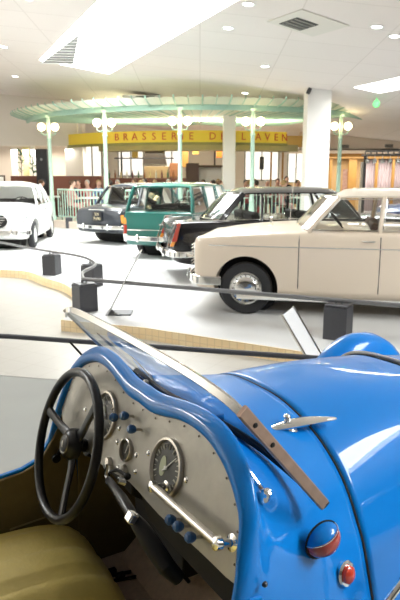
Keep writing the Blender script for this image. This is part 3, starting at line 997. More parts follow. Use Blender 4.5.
def make_car(name, label, loc, yaw, paint, st, wb, gh, R=.31, hwm=.8, estate=False, cap=M_CHROME, strip=None, seams=(), seat_m=M_DARK, arch=.375, rim_m=None, track=.0, gh_paint=None):
    """local frame: x forward (0 at the front axle), y left, z up.  st: stations (x, halfwidth, zb, zs, zc)"""
    root = empty(name, loc, yaw)
    tag(root, label, 'car')

    def sect(s):
        x, hw, zb, zs, zcn = s
        half = [(0, zb), (.72 * hw, zb), (.91 * hw, zb + .02), (.972 * hw, zb + .12), (hw, lerp(zb, zs, .52)), (.99 * hw, lerp(zb, zs, .75)), (.965 * hw, zs - .055), (.925 * hw, zs - .015), (.84 * hw, lerp(zs, zcn, .12)), (.62 * hw, lerp(zs, zcn, .72)), (.32 * hw, zcn), (0, zcn)]
        return half

    fine = crom([tuple(s) for s in st], 6)
    rows = []
    for s in fine:
        h = crom(sect(s), 2)
        full = [(-y, z) for y, z in h[1:-1]][::-1]
        rows.append([Vector((s[0], y, z)) for y, z in h + full])
    body = MB().grid(rows, closed_v=True, caps=True).build('body', paint, root, angle=50)
    # wheel wells
    cut = MB()
    for x in (0, -wb):
        for sg in (1, -1):
            cut.lathe([(arch, .30), (arch, .95)], c=(x, 0, R + .01), axis=(0, sg, 0), n=36)
    co = cut.build('cutter', paint, root)
    bm_ = body.modifiers.new('w', 'BOOLEAN')
    bm_.operation = 'DIFFERENCE'
    bm_.object = co
    bm_.solver = 'EXACT'
    dg = bpy.context.evaluated_depsgraph_get()
    me = bpy.data.meshes.new_from_object(body.evaluated_get(dg))
    body.modifiers.clear()
    old = body.data
    body.data = me
    me.name = 'body'
    bpy.data.meshes.remove(old)
    bpy.data.objects.remove(co)
    me.polygons.foreach_set('use_smooth', [True] * len(me.polygons))
    me.set_sharp_from_angle(angle=math.radians(40))

    def prof(x):
        for i in range(len(fine) - 1):
            a, b = fine[i], fine[i + 1]
            if a[0] >= x >= b[0]:
                t = (a[0] - x) / max(a[0] - b[0], 1e-6)
                return sect([lerp(p, q, t) for p, q in zip(a, b)])
        return sect(fine[0] if x > fine[0][0] else fine[-1])

    def yat(x, z):
        h = prof(x)
        for i in range(2, 8):
            if h[i][1] <= z <= h[i + 1][1]:
                t = (z - h[i][1]) / max(h[i + 1][1] - h[i][1], 1e-6)
                return lerp(h[i][0], h[i + 1][0], t)
        return h[6][0]

    # dark liner in the wells, wheels
    for x in (0, -wb):
        MB().lathe([(arch + .02, -.50), (arch + .02, .50)], c=(x, 0, R + .03), axis=(0, 1, 0), n=24).build('wheel_well', M_DARK, root)
        for sg in (1, -1):
            yw = hwm - .115 - track
            w = MB().lathe(tyre_prof(R, .075), c=(x, yw * sg, R), axis=(0, sg, 0), n=36).build('wheel', M_TYRE, root)
            MB().lathe([(R * .64, .03), (R * .66, .062), (R * .60, .070), (R * .56, .050), (R * .4, .052)], c=(x, yw * sg, R), axis=(0, sg, 0), n=32).build('rim', rim_m or cap, w)
            hc = MB().lathe([(R * .57, .052), (R * .52, .066), (R * .44, .062), (R * .40, .074), (R * .24, .082), (R * .10, .094), (0, .098)], c=(x, yw * sg, R), axis=(0, sg, 0), n=32).build('hubcap', cap, w)
            k = MB()
            for q in range(16):
                a = 2 * PI * q / 16
                k.box((x + math.cos(a) * R * .49, yw * sg + sg * .066, R + math.sin(a) * R * .49), (.018, .010, .010), Matrix.Rotation(-a, 3, 'Y'))
            k.build('cap_slots', M_DARK, hc, smooth=False)
    # greenhouse
    bz, rz = gh['bz'], gh['rz']
    bh, rh = gh['bh'], gh['rh']
    nodes = gh['nodes']            # list of (x at belt, x at roof) from windscreen to rear window
    gp = gh_paint or paint
    n0, n1 = nodes[0], nodes[-1]
    xr0, xr1 = n0[1], n1[1]
    rr = []
    for i in range(17):
        t = i / 16
        x = lerp(xr0 + .03, xr1 - .03, t)
        edge_ = (1 - abs(2 * t - 1) ** 6) ** .5
        row = []
        for j in range(17):
            q = -1 + 2 * j / 16
            z = rz - .035 + (gh.get('crown', .075)) * (1 - abs(q) ** 2.6) * (.35 + .65 * edge_) + .02 * edge_ - (gh.get('drop', 0) * t)
            row.append(Vector((x, q * rh, z)))
        rr.append(row)
    mbr = MB().grid(rr)
    lo = [[p - Vector((0, 0, .035)) if 0 < j < 16 and 0 < i < 16 else p - Vector((0, 0, .02)) for j, p in enumerate(r)] for i, r in enumerate(rr)]
    mbr.grid(lo)
    # skirt
    ring = [rr[0][j] for j in range(17)] + [rr[i][16] for i in range(1, 17)] + [rr[16][j] for j in range(15, -1, -1)] + [rr[i][0] for i in range(15, 0, -1)]
    ring2 = [lo[0][j] for j in range(17)] + [lo[i][16] for i in range(1, 17)] + [lo[16][j] for j in range(15, -1, -1)] + [lo[i][0] for i in range(15, 0, -1)]
    mbr.grid([ring, ring2], closed_v=True)
    mbr.build('roof', gh.get('roof_m', gp), root, angle=60)

    def drop(x):
        t = (xr0 - x) / max(xr0 - xr1, 1e-6)
        return gh.get('drop', 0) * min(max(t, 0), 1)

    for sg in (1, -1):
        for q, (xb, xr) in enumerate(nodes):
            wdt = gh.get('pw', [.05] * 9)[q]
            zr = rz - .03 - drop(xr)
            yb, yr = bh, rh
            if q == 0 or q == len(nodes) - 1:
                pts = [(xb, yb - .01, bz - .03), (lerp(xb, xr, .5) , lerp(yb, yr, .46), lerp(bz, zr, .5)), (xr, yr - .012, zr)]
            else:
                pts = [(xb, yb, bz - .03), (lerp(xb, xr, .5), lerp(yb, yr, .45) + .004, lerp(bz, zr, .5)), (xr, yr - .004, zr)]
            pts = [(a, b * sg, c) for a, b, c in pts]
            MB().tube(pts, .02, flat=(wdt, .045), up=(0, sg, .25)).build('pillar', gp, root, bevel=.004)
        for q in range(len(nodes) - 1):
            a, b = nodes[q], nodes[q + 1]
            g = .004
            r0 = [(a[0] - g, bh * sg, bz - .01), (b[0] + g, bh * sg, bz - .01)]
            r1 = [(a[1] - g, (rh - .01) * sg, rz - .04 - drop(a[1])), (b[1] + g, (rh - .01) * sg, rz - .04 - drop(b[1]))]
            pane = MB().grid([r0 and [Vector(p) for p in r0], [Vector(p) for p in r1]]).build('side_window', M_GLASS, root, smooth=False)
            loopp = [Vector(r0[0]), Vector(r0[1]), Vector(r1[1]), Vector(r1[0])]
            cen = sum(loopp, Vector()) / 4
            loopp = [cen + (p - cen) * .93 + Vector((0, sg * .012, 0)) for p in loopp]
            MB().tube(loopp, .008, n=6, closed=True).build('window_frame', M_CHROME, pane)
    for nm, (xb, xr), sgn in (('windscreen', n0, 1), ('rear_window', n1, -1)):
        rows = []
        for i in range(5):
            t = i / 4
            row = []
            for j in range(11):
                q = -1 + 2 * j / 10
                bow = gh.get('bow', .10) * (1 - q * q) * sgn
                hw_ = lerp(bh - .01, rh - .02, t)
                row.append(Vector((lerp(xb, xr, t) + bow, q * hw_, lerp(bz - .0, rz - .035 - drop(xr), t) + .0)))
            rows.append(row)
        p = MB().grid(rows).build(nm, M_GLASS, root)
        fr = rows[0] + [r[-1] for r in rows[1:-1]] + rows[-1][::-1] + [r[0] for r in rows[1:-1]][::-1]
        MB().tube(fr, .012, n=6, closed=True).build('window_frame', M_CHROME if not estate or sgn > 0 else gp, p)
    # belt shelf: dark interior plane, seats, wheel
    xf, xe = n0[0], n1[0]
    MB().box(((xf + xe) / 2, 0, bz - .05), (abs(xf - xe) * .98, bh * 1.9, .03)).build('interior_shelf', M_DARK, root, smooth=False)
    sx0 = lerp(xf, xe, .34)
    sx1 = lerp(xf, xe, .74 if not estate else .58)
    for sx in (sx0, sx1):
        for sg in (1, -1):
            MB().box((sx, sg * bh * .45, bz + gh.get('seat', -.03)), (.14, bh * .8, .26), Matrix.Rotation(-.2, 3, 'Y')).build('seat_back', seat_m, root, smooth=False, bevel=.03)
    cx = lerp(xf, xe, .17)
    k = MB()
    cc = Vector((cx, bh * .45, bz + .03))
    axx = Vector((-.75, 0, .66))
    b1 = Vector((0, 1, 0))
    b2 = axx.cross(b1)
    k.tube([cc + (b1 * math.cos(2 * PI * q / 24) + b2 * math.sin(2 * PI * q / 24)) * .2 for q in range(24)], .011, n=6, closed=True)
    k.tube([cc - b2 * .2, cc, cc + b2 * .2], .01, n=6)
    k.tube([cc, cc - axx * .3], .014, n=6)
    k.build('steering_wheel', M_DARK, root)
    # door seams
    for x, z0, z1 in seams:
        for sg in (1, -1):
            pts = [Vector((x, sg * (yat(x, z) + .0005), z)) for z in [lerp(z0, z1, i / 10) for i in range(11)]]
            MB().tube(pts, .0055, n=6).build('door_gap', M_DARK, root)
    if strip:
        for sg in (1, -1):
            x0, x1, z = strip
            pts = [Vector((lerp(x0, x1, i / 24), sg * (yat(lerp(x0, x1, i / 24), z) + .004), z)) for i in range(25)]
            MB().tube(pts, .007, n=6).build('side_strip', M_CHROME, root)
    root['yat'] = 0
    del root['yat']
    return root, yat


def bumper(root, x, hw, z, sgn, wrap=.35, r=.055):
    pts = [(x - sgn * wrap, hw + .03, z), (x - sgn * wrap * .45, hw + .025, z), (x - sgn * .06, hw - .08, z), (x + sgn * .02, hw * .6, z), (x + sgn * .04, 0, z), (x + sgn * .02, -hw * .6, z), (x - sgn * .06, -hw + .08, z), (x - sgn * wrap * .45, -hw - .025, z), (x - sgn * wrap, -hw - .03, z)]
    b = MB().tube(crom(pts, 4), r, flat=(.035, r * 2), up=(0, 0, 1)).build('bumper', M_CHROME, root, bevel=.01)
    for s in (1, -1):
        MB().tube([(x + sgn * .045, s * hw * .55, z - r * 1.2), (x + sgn * .065, s * hw * .55, z), (x + sgn * .045, s * hw * .55, z + r * 1.7)], [.022, .028, .018], n=10).build('overrider', M_CHROME, b)
    return b


def plate(root, x, z, sgn, lines, bg, fg, w=.42, h=.12, y=0.):
    p = MB().box((x, y, z), (.012, w, h)).build('number_plate', bg, root, smooth=False, bevel=.003)
    for q, tx in enumerate(lines):
        zz = z + (len(lines) - 1 - 2 * q) * h * .23
        M = Matrix.Translation((x + sgn * .0065, y, zz)) @ (Matrix.Rotation(PI / 2 * sgn, 4, 'Z') @ Matrix.Rotation(PI / 2, 4, 'X'))
        text_mesh('characters', tx, h * (.85 if len(lines) == 1 else .46), fg, p, M, .001)


def handle(root, x, z, yat, sides=(1, -1)):
    for sg in sides:
        y = yat(x, z)
        MB().tube([(x - .07, sg * (y + .005), z), (x - .06, sg * (y + .03), z), (x + .05, sg * (y + .03), z), (x + .07, sg * (y + .005), z)], .010, n=8).build('door_handle', M_CHROME, root)


M_BEIGE = mat('beige_paint', (.80, .68, .54), .3, coat=.5)
M_BEIGE_R = mat('pale_roof_paint', (.72, .64, .52), .3, coat=.5)
M_CBLACK = mat('black_car_paint', (.008, .007, .008), .25, coat=.5, spec=.3)
M_GREEN = mat('green_car_paint', (.008, .125, .10), .3, coat=.8)
M_SLATE = mat('slate_blue_paint', (.022, .027, .036), .3, coat=.8)
M_CWHITE = mat('white_car_paint', (.82, .82, .80), .3, coat=.6)
M_PLB = mat('black_plate', (.012, .012, .015), .4)
M_PLW = mat('silver_characters', (.75, .75, .72), .4)
M_HL = mat('headlamp_glass', (.75, .78, .78), .08, coat=1)

# --- beige saloon (front points left)
stb = [(.66, .60, .36, .84, .84), (.63, .70, .29, .905, .90), (.50, .76, .24, .93, .94), (.2, .79, .22, .955, 1.00), (-.5, .805, .21, 1.0, 1.065), (-1.4, .81, .21, 1.02, 1.05), (-2.4, .805, .21, 1.02, 1.03), (-3.0, .79, .22, .99, .99), (-3.5, .74, .25, .94, .90), (-3.66, .66, .30, .86, .82)]
ghb = dict(seat=-.05, bz=1.025, rz=1.43, bh=.735, rh=.60, nodes=[(-.72, -1.06), (-1.52, -1.56), (-2.35, -2.30), (-2.95, -2.62)], pw=[.045, .045, .05, .10], crown=.085, roof_m=M_BEIGE_R, bow=.22)
yawb = math.radians(168)
fwd = Vector((math.cos(yawb), math.sin(yawb), 0))
lft = Vector((-math.sin(yawb), math.cos(yawb), 0))
lb = Vector((.56, 7.16, 0)) - lft * .70 + Vector((0, .0, 0))
BG, yb_ = make_car('saloon_car', 'beige saloon car seen side-on behind the blue roadster, facing left', lb, yawb, M_BEIGE, stb, 2.65, ghb,
                   R=.315, hwm=.80, strip=(.45, -3.4, .83), seams=((-.62, .30, .96), (-1.53, .26, .96)), arch=.385, seat_m=mat('brown_seat', (.10, .06, .04), .7), track=-.01)
handle(BG, -1.40, .915, yb_)
handle(BG, -2.2, .915, yb_)
bumper(BG, .72, .74, .40, 1, wrap=.42)
for sg in (1, -1):
    hb = MB().lathe([(.115, -.06), (.12, .02), (.105, .035), (.09, .03)], c=(.62, .56 * sg, .76), axis=(1, .15 * sg, 0), n=28).build('headlamp', M_CHROME, BG)
    MB().lathe([(.10, .02), (.08, .05), (0, .065)], c=(.62, .56 * sg, .76), axis=(1, .15 * sg, 0), n=28).build('headlamp_lens', M_HL, hb)
k = MB()
for q in range(7):
    k.tube([(.755, -.36, .54 + q * .04), (.775, 0, .54 + q * .04), (.755, .36, .54 + q * .04)], .008, n=6)
k.build('grille', M_CHROME, BG)
MB().tube([(-.30, .62, 1.03), (-.30, .64, 1.09)], .008, n=6).lathe([(.04, 0), (.055, .01), (.05, .03), (0, .045)], c=(-.30, .64, 1.12), axis=(1, 0, 0), n=16).build('wing_mirror', M_CHROME, BG)
MB().tube([(-.42, -.60, 1.03), (-.47, -.60, 1.75)], .003, n=6).build('aerial', M_CHROME, BG)
MB().tube([(.1, .83, .225), (-2.3, .83, .225)], .012, flat=(.02, .05), up=(0, 0, 1)).build('sill_trim', M_CHROME, BG)

# --- black saloon (rear points left), finned tail
stk = [(.72, .60, .34, .74, .80), (.62, .74, .25, .88, .93), (.2, .79, .22, .95, 1.0), (-.5, .805, .21, .965, 1.02), (-1.4, .81, .21, .965, .98), (-2.4, .805, .21, .96, .97), (-2.95, .80, .22, .955, .95), (-3.35, .79, .24, .955, .92), (-3.66, .77, .29, .94, .88), (-3.76, .72, .34, .90, .84)]
ghk = dict(bz=.965, rz=1.40, bh=.735, rh=.60, nodes=[(-.66, -1.0), (-1.45, -1.50), (-2.35, -2.32), (-3.02, -2.62)], pw=[.045, .035, .035, .09], crown=.085, bow=.18)
yawk = math.radians(10)
fk = Vector((math.cos(yawk), math.sin(yawk), 0))
lk = Vector((-math.sin(yawk), math.cos(yawk), 0))
lo_k = Vector((-.34, 9.33, 0)) + fk * 3.70 + lk * .77
BK, yk_ = make_car('saloon_car', 'black saloon car with tail fins and red tail lights, behind the beige car', lo_k, yawk, M_CBLACK, stk, 2.65, ghk,
                   R=.315, hwm=.80, strip=None, seams=((-1.45, .28, .95),), arch=.38)
handle(BK, -1.30, .86, yk_)
bumper(BK, -3.84, .76, .44, -1, wrap=.40, r=.05)
for sg in (1, -1):
    tl = MB().prism([(-3.65, (.700 if sg > 0 else -.775), .93), (-3.70, (.700 if sg > 0 else -.775), .93), (-3.80, (.700 if sg > 0 else -.775), .64), (-3.72, (.700 if sg > 0 else -.775), .64)], (0, .075, 0)).build('tail_light', M_RED, BK, smooth=False, bevel=.012)
    MB().prism([(-3.74, (.697 if sg > 0 else -.778), .64), (-3.80, (.697 if sg > 0 else -.778), .64), (-3.83, (.697 if sg > 0 else -.778), .57), (-3.77, (.697 if sg > 0 else -.778), .57)], (0, .081, 0)).build('indicator', M_AMBER, tl, smooth=False, bevel=.01)
    MB().tube([(-3.60, .738 * sg, .955), (-3.72, .738 * sg, .95), (-3.86, .738 * sg, .60), (-3.86, .738 * sg, .50)], .012, n=8).build('fin_trim', M_CHROME, tl)
MB().tube([(-2.9, .80, .955), (-3.3, .785, .972), (-3.62, .755, .965)], .006, n=6).build('fin_strip', M_CHROME, BK)
MB().tube([(-2.9, -.80, .955), (-3.3, -.785, .972), (-3.62, -.755, .965)], .006, n=6).build('fin_strip', M_CHROME, BK)
plate(BK, -3.80, .66, -1, ['404'], M_PLB, M_PLW)

# --- green estate seen from the rear right
stg = [(.72, .50, .36, .70, .78), (.62, .64, .26, .84, .92), (.2, .74, .22, .92, .98), (-.5, .765, .21, .95, 1.0), (-1.4, .77, .21, .95, .96), (-2.4, .77, .21, .95, .95), (-3.0, .765, .24, .95, .94), (-3.30, .76, .27, .95, .94), (-3.36, .74, .31, .93, .93)]
ghg = dict(bz=.94, rz=1.47, bh=.72, rh=.62, nodes=[(-.70, -1.05), (-1.55, -1.60), (-2.35, -2.38), (-3.28, -3.10)], pw=[.05, .06, .06, .12], crown=.07, bow=.03)
yawg = math.radians(71)
fg_ = Vector((math.cos(yawg), math.sin(yawg), 0))
log = Vector((-.84, 12.0, 0)) + fg_ * 3.36
GR, yg_ = make_car('estate_car', 'dark green estate car seen from behind, amber and red tail lights', log, yawg, M_GREEN, stg, 2.55, ghg,
                   R=.30, hwm=.77, estate=True, strip=(.3, -3.1, .70), seams=((-.75, .3, .93), (-1.56, .28, .93), (-2.36, .5, .93)), arch=.36, gh_paint=M_GREEN)
handle(GR, -1.42, .84, yg_)
handle(GR, -2.22, .84, yg_)
bumper(GR, -3.43, .72, .42, -1, wrap=.30, r=.05)
for sg in (1, -1):
    tl = MB().lathe([(.0, -.17), (.05, -.15), (.055, .0), (.05, .02), (0, .03)], c=(-3.33, .72 * sg, .66), n=20, sx=.9, sy=1).build('tail_light', M_RED, GR)
    MB().lathe([(.0, -.0), (.05, .02), (.05, .10), (.03, .16), (0, .18)], c=(-3.325, .72 * sg, .68), n=20, sx=.9, sy=1).build('indicator', M_AMBER, tl)
    MB().lathe([(0, -.16), (.04, -.14), (.052, 0)], c=(-3.34, .72 * sg, .50), n=20).build('tail_light_foot', M_CHROME, tl)
plate(GR, -3.46, .50, -1, ['436'], M_PLB, M_PLW, w=.30, h=.11, y=-.25)
MB().tube([(-3.385, -.66, .585), (-3.395, 0, .585), (-3.385, .66, .585)], .012, n=6).build('tailgate_strip', M_CHROME, GR)
MB().box((-3.39, -.1, .70), (.02, .12, .03)).build('tailgate_handle', M_CHROME, GR, bevel=.004)

# --- slate grey saloon seen from behind
sts = [(.50, .50, .36, .70, .76), (.42, .66, .26, .82, .88), (.15, .73, .22, .88, .93), (-.5, .75, .21, .90, .94), (-1.4, .755, .21, .90, .92), (-2.3, .755, .21, .90, .91), (-2.8, .75, .23, .88, .92), (-3.25, .735, .27, .85, .88), (-3.40, .70, .31, .78, .82)]
ghs = dict(bz=.905, rz=1.36, bh=.69, rh=.57, nodes=[(-.60, -1.0), (-1.45, -1.50), (-2.10, -2.05), (-2.62, -2.25)], pw=[.05, .05, .05, .09], crown=.08, bow=.08)
yaws = math.radians(58)
fs_ = Vector((math.cos(yaws), math.sin(yaws), 0))
los = Vector((-2.47, 14.75, 0)) + fs_ * 3.40 * .92
SL, ys_ = make_car('saloon_car', 'dark slate-grey saloon car seen from behind, left of the green estate', los, yaws, M_SLATE, sts, 2.45, ghs, R=.30, hwm=.755, arch=.35, track=.03)
SL.scale = (.93, 1.0, 1.04)
bumper(SL, -3.47, .70, .42, -1, wrap=.25, r=.045)
for sg in (1, -1):
    MB().lathe([(.045, -.09), (.055, 0), (.045, .09)], c=(-3.33, .70 * sg, .62), n=16).build('tail_light', M_RED if sg > 0 else M_AMBER, SL)
plate(SL, -3.44, .66, -1, ['309', '7H90'], M_PLB, mat('plate_gold', (.55, .48, .28), .4), w=.30, h=.22)
MB().tube([(-3.44, -.25, .82), (-3.45, 0, .825), (-3.44, .25, .82)], .014, n=6).build('boot_handle', M_CHROME, SL)

# --- white saloon, front towards the camera
stw = [(.66, .40, .36, .66, .72), (.60, .58, .27, .78, .86), (.4, .72, .23, .88, .97), (.0, .80, .22, .92, 1.02), (-.5, .825, .21, .94, 1.04), (-1.3, .83, .21, .95, .99), (-2.2, .82, .21, .95, .97), (-2.8, .79, .22, .92, .97), (-3.2, .71, .25, .82, .86), (-3.42, .56, .32, .66, .68)]
ghw = dict(bz=.97, rz=1.44, bh=.74, rh=.60, nodes=[(-.62, -.95), (-1.38, -1.42), (-2.00, -1.92), (-2.55, -2.05)], pw=[.07, .06, .06, .14], crown=.10, bow=.09)
yaww = math.radians(-85)
lw = Vector((-3.93, 14.15, 0)) - Vector((-math.sin(yaww), math.cos(yaww), 0)) * .72
WH, yw_ = make_car('saloon_car', 'rounded white saloon car at the left edge, front towards us', lw, yaww, M_CWHITE, stw, 2.55, ghw,
                   R=.315, hwm=.82, seams=((-.70, .3, .94), (-1.40, .28, .94)), arch=.36, cap=mat('silver_disc', (.72, .72, .70), .3, .4))
bumper(WH, .74, .72, .40, 1, wrap=.35)
handle(WH, -1.25, .84, yw_)
for sg in (1, -1):
    hb = MB().lathe([(.11, -.10), (.12, .02), (.10, .035), (.09, .03)], c=(.56, .60 * sg, .74), axis=(1, .05 * sg, .05), n=28).build('headlamp', M_CHROME, WH)
    MB().lathe([(.10, .02), (.08, .05), (0, .065)], c=(.56, .60 * sg, .74), axis=(1, .05 * sg, .05), n=28).build('headlamp_lens', M_HL, hb)
MB().lathe([(0, .03), (.22, .02), (.24, -.04)], c=(.66, 0, .66), axis=(1, 0, .1), n=28, sx=1.3, sy=.75).build('grille_opening', M_DARK, WH)
k = MB()
for q in range(6):
    k.tube([(.67, -.25, .52 + q * .055), (.71, 0, .52 + q * .055), (.67, .25, .52 + q * .055)], .008, n=6)
k.build('grille', M_CHROME, WH)

# --- two more old cars further back on the right, glimpsed through the beige car's windows
std = [(.70, .50, .36, .70, .76), (.55, .66, .26, .80, .90), (.1, .74, .22, .86, .98), (-.8, .76, .22, .90, 1.0), (-1.8, .76, .22, .90, .95), (-2.6, .72, .25, .82, .88), (-3.0, .5, .35, .62, .66)]
ghd = dict(bz=.93, rz=1.42, bh=.68, rh=.56, nodes=[(-.75, -1.0), (-1.45, -1.5), (-2.30, -2.0)], pw=[.05, .05, .12], crown=.09, bow=.08)
D1, yd1 = make_car('vintage_car', 'dark vintage car far back, glimpsed through the beige car window', (5.0, 15.0, 0), math.radians(172), mat('dark_blue_paint', (.03, .05, .13), .3, coat=.7), std, 2.4, ghd, R=.33, hwm=.76, arch=.38)

# ================================================================== RESTAURANT KIOSK
KC = Vector((-.05, 24.9, 0))
KR, KZ = 6.6, 3.64
FLR = .22
plinth = [(-5.9, 22.0), (-4.95, 19.9), (-3.3, 18.2), (-1.2, 17.35), (1.1, 17.3), (3.2, 18.1), (4.9, 19.9), (5.9, 22.2), (5.9, 30.9), (-5.9, 30.9)]
plinth = [(KC.x + math.sin(a) * (KR + .25), KC.y - math.cos(a) * (KR + .25)) for a in [lerp(-1.2, 1.2, i / 24) for i in range(25)]] + [(5.9, 29.1), (-5.9, 29.1)]
tag(MB().prism([(x, y, 0) for x, y in plinth], (0, 0, FLR)).build('floor_restaurant', mat('plinth_stone', (.70, .60, .50), .7), smooth=False), kind='structure')


def kp(a, r, z):
    return KC + Vector((math.sin(a) * r, -math.cos(a) * r, z))


A0, A1 = -1.25, 1.40
NS = 46
can = empty('canopy', KC)
tag(can, 'green and cream round glazed canopy with scalloped edge above the restaurant', 'canopy', None)


def build_local(mb, name, m, parent, **kw):
    o = mb.build(name, m, parent, **kw)
    o.location = -KC if parent is can else (0, 0, 0)
    return o


NP = 96
ang = [lerp(A0, A1, i / NP) for i in range(NP + 1)]
fas = MB().grid([[kp(a, KR, KZ - .09), kp(a, KR + .03, KZ - .09), kp(a, KR + .05, KZ + .02), kp(a, KR + .05, KZ + .08), kp(a, KR - .05, KZ + .08), kp(a, KR - .05, KZ - .08)] for a in ang], closed_v=True, caps=True)
build_local(fas, 'ring_beam', M_TEALD, can)
M_CPAN = mat('canopy_panel', (.80, .80, .68), .6, noise=.08)
M_CPG = mat('canopy_flare_panel', (.68, .74, .62), .5, noise=.15, nscale=3)
build_local(MB().grid([[kp(a, KR - .04, KZ + .04), kp(a, 4.2, KZ - .0), kp(a, 2.6, KZ - .0), kp(a, .6, KZ - .0)] for a in ang]), 'inner_panels', M_CPAN, can)
translucent(M_CPAN)
translucent(M_CPG)
# outer upturned flare with scalloped rim
fl = MB()
for i in range(NS):
    a0, a1 = lerp(A0, A1, i / NS), lerp(A0, A1, (i + 1) / NS)
    top_row = []
    sub = 6
    rows = []
    for q in range(sub + 1):
        a = lerp(a0, a1, q / sub)
        sc_ = .10 * math.sin(PI * q / sub)
        rows.append([kp(a, KR + .04, KZ + .06), kp(a, KR + .3, KZ + .11 - .02 * math.sin(PI * q / sub)), kp(a, KR + .52 + sc_ * .7, KZ + .19 + sc_ * .25)])
    fl.grid(rows)
build_local(fl, 'flare_panels', M_CPG, can, angle=20)
for i in range(NS + 1):
    a = lerp(A0, A1, i / NS)
    build_local(MB().tube([kp(a, .9, KZ - .03), kp(a, 2.6, KZ - .03), kp(a, KR - .1, KZ + .0), kp(a, KR + .3, KZ + .09), kp(a, KR + .56, KZ + .19), kp(a, KR + .58, KZ + .27)], .014 if i % 2 else .024, n=5), 'rib', M_TEALD, can)

# yellow banner
BC = Vector((-.15, 27.7, 0))
BR = 6.5
BZ0, BZ1 = 2.79, 3.19


def bp_(a, r, z):
    return BC + Vector((math.sin(a) * r, -math.cos(a) * r, z))


ban = empty('banner', BC)
tag(ban, 'curved yellow banner with red capital letters around the restaurant', 'sign')
bgk = MB().grid([[bp_(a, BR, BZ0), bp_(a, BR, BZ1), bp_(a, BR - .04, BZ1), bp_(a, BR - .04, BZ0)] for a in [lerp(-.83, .52, i / 60) for i in range(61)]], closed_v=True, caps=True)
o = bgk.build('cloth', M_YEL, ban, smooth=True)
o.location = -BC
word = "BRASSERIE DE L'AVEN"
import bisect
a = -.468
for ch in word:
    step = .030 if ch == "'" else (.058 if ch == ' ' else (.036 if ch == 'I' else .0545))
    a += step / 2
    if ch != ' ':
        M = Matrix.Translation(bp_(a, BR + .012, (BZ0 + BZ1) / 2) - BC) @ Matrix.Rotation(a, 4, 'Z') @ Matrix.Rotation(PI / 2, 4, 'X')
        text_mesh('letter', ch, .34, M_REDT, ban, M, .008)
    a += step / 2
# darker green edge bars of the banner
for zz in (BZ0 - .04,):
    o = MB().tube([bp_(q, BR, zz) for q in [lerp(-.83, .52, i / 40) for i in range(41)]], .05, flat=(.12, .09), up=(0, 0, 1)).build('bottom_bar', mat('olive_bar', (.25, .24, .08), .5), ban)
    o.location = -BC
# wooden counter canopy below
cb = MB().grid([[bp_(a, BR - .35, 2.55), bp_(a, BR - .35, 2.78), bp_(a, BR - 1.2, 2.78), bp_(a, BR - 1.2, 2.55)] for a in [lerp(-.62, .66, i / 30) for i in range(31)]], closed_v=True, caps=True)
tag(cb.build('bar_bulkhead', mat('bulkhead_olive', (.34, .30, .16), .6)), 'olive bulkhead strip hanging just under the yellow banner', 'bulkhead')

# posts with globe lamps
post_px = [(57, 'leftmost pale green canopy post with globe lamps', 2), (110, 'pale green canopy post between the white and grey cars', 2), (181, 'pale green canopy post rising behind the green estate', 2), (250, 'pale green canopy post rising behind the black car', 2), (333, 'pale green canopy post right of the white column', 1)]


def post(x, y, label):
    e = empty('canopy_post', (x, y, FLR))
    tag(e, label, 'post', 'canopy posts')
    MB().lathe([(.14, 0), (.14, .08), (.10, .14), (.085, .6), (.075, .66), (.095, .70), (.070, .76), (.062, 2.6), (.085, 2.64), (.06, 2.70), (.055, KZ - FLR - .1), (.12, KZ - FLR - .02)], n=18).build('shaft', M_TEAL, e)
    k = MB()
    for sg in (-1, 1):
        k.tube([(0, 0, 2.85), (.12 * sg, -.02, 2.76), (.22 * sg, -.05, 2.80), (.24 * sg, -.06, 2.90)], .016, n=8)
    k.build('lamp_arm', M_TEALD, e)
    for sg in (-1, 1):
        MB().ball((.22 * sg, -.06, 3.02), .125, n=10).build('globe', M_GLOBE, e)
    return e


post_a = []
for px, lb, n_ in post_px:
    # the post stands where the ring beam passes in that direction
    s = (px - 200) / 588.
    aa, bb_, cc = s * s + 1, -2 * (s * KC.x + KC.y), KC.x ** 2 + KC.y ** 2 - KR ** 2
    d = (-bb_ - math.sqrt(max(bb_ * bb_ - 4 * aa * cc, 0))) / (2 * aa)
    post(s * d, d, lb)
    post_a.append(math.asin((s * d - KC.x) / KR))

# railing with balusters on the plinth edge
def railing(a0, a1, label):
    e = empty('railing', (0, 0, 0))
    tag(e, label, 'railing', None)
    R_ = KR - .12
    aa = [lerp(a0, a1, i / 30) for i in range(31)]
    MB().tube([kp(a, R_, FLR + 1.0) for a in aa], .03, n=8).build('top_rail', M_TEAL, e)
    MB().tube([kp(a, R_, FLR + .12) for a in aa], .02, n=6).build('bottom_rail', M_TEAL, e)
    n = int(abs(a1 - a0) * R_ / .13)
    for i in range(n + 1):
        a = lerp(a0, a1, i / n)
        MB().tube([kp(a, R_, FLR), kp(a, R_, FLR + 1.0)], .016, n=6).build('baluster', M_TEAL, e)
    return e


rl = ['pale green baluster railing between the leftmost and second posts', 'pale green baluster railing behind the grey and green cars', 'pale green baluster railing between third and fourth posts', 'pale green baluster railing behind the black car roof, left of the white column']
for q in range(4):
    railing(post_a[q] + .03, post_a[q + 1] - .03, rl[q])

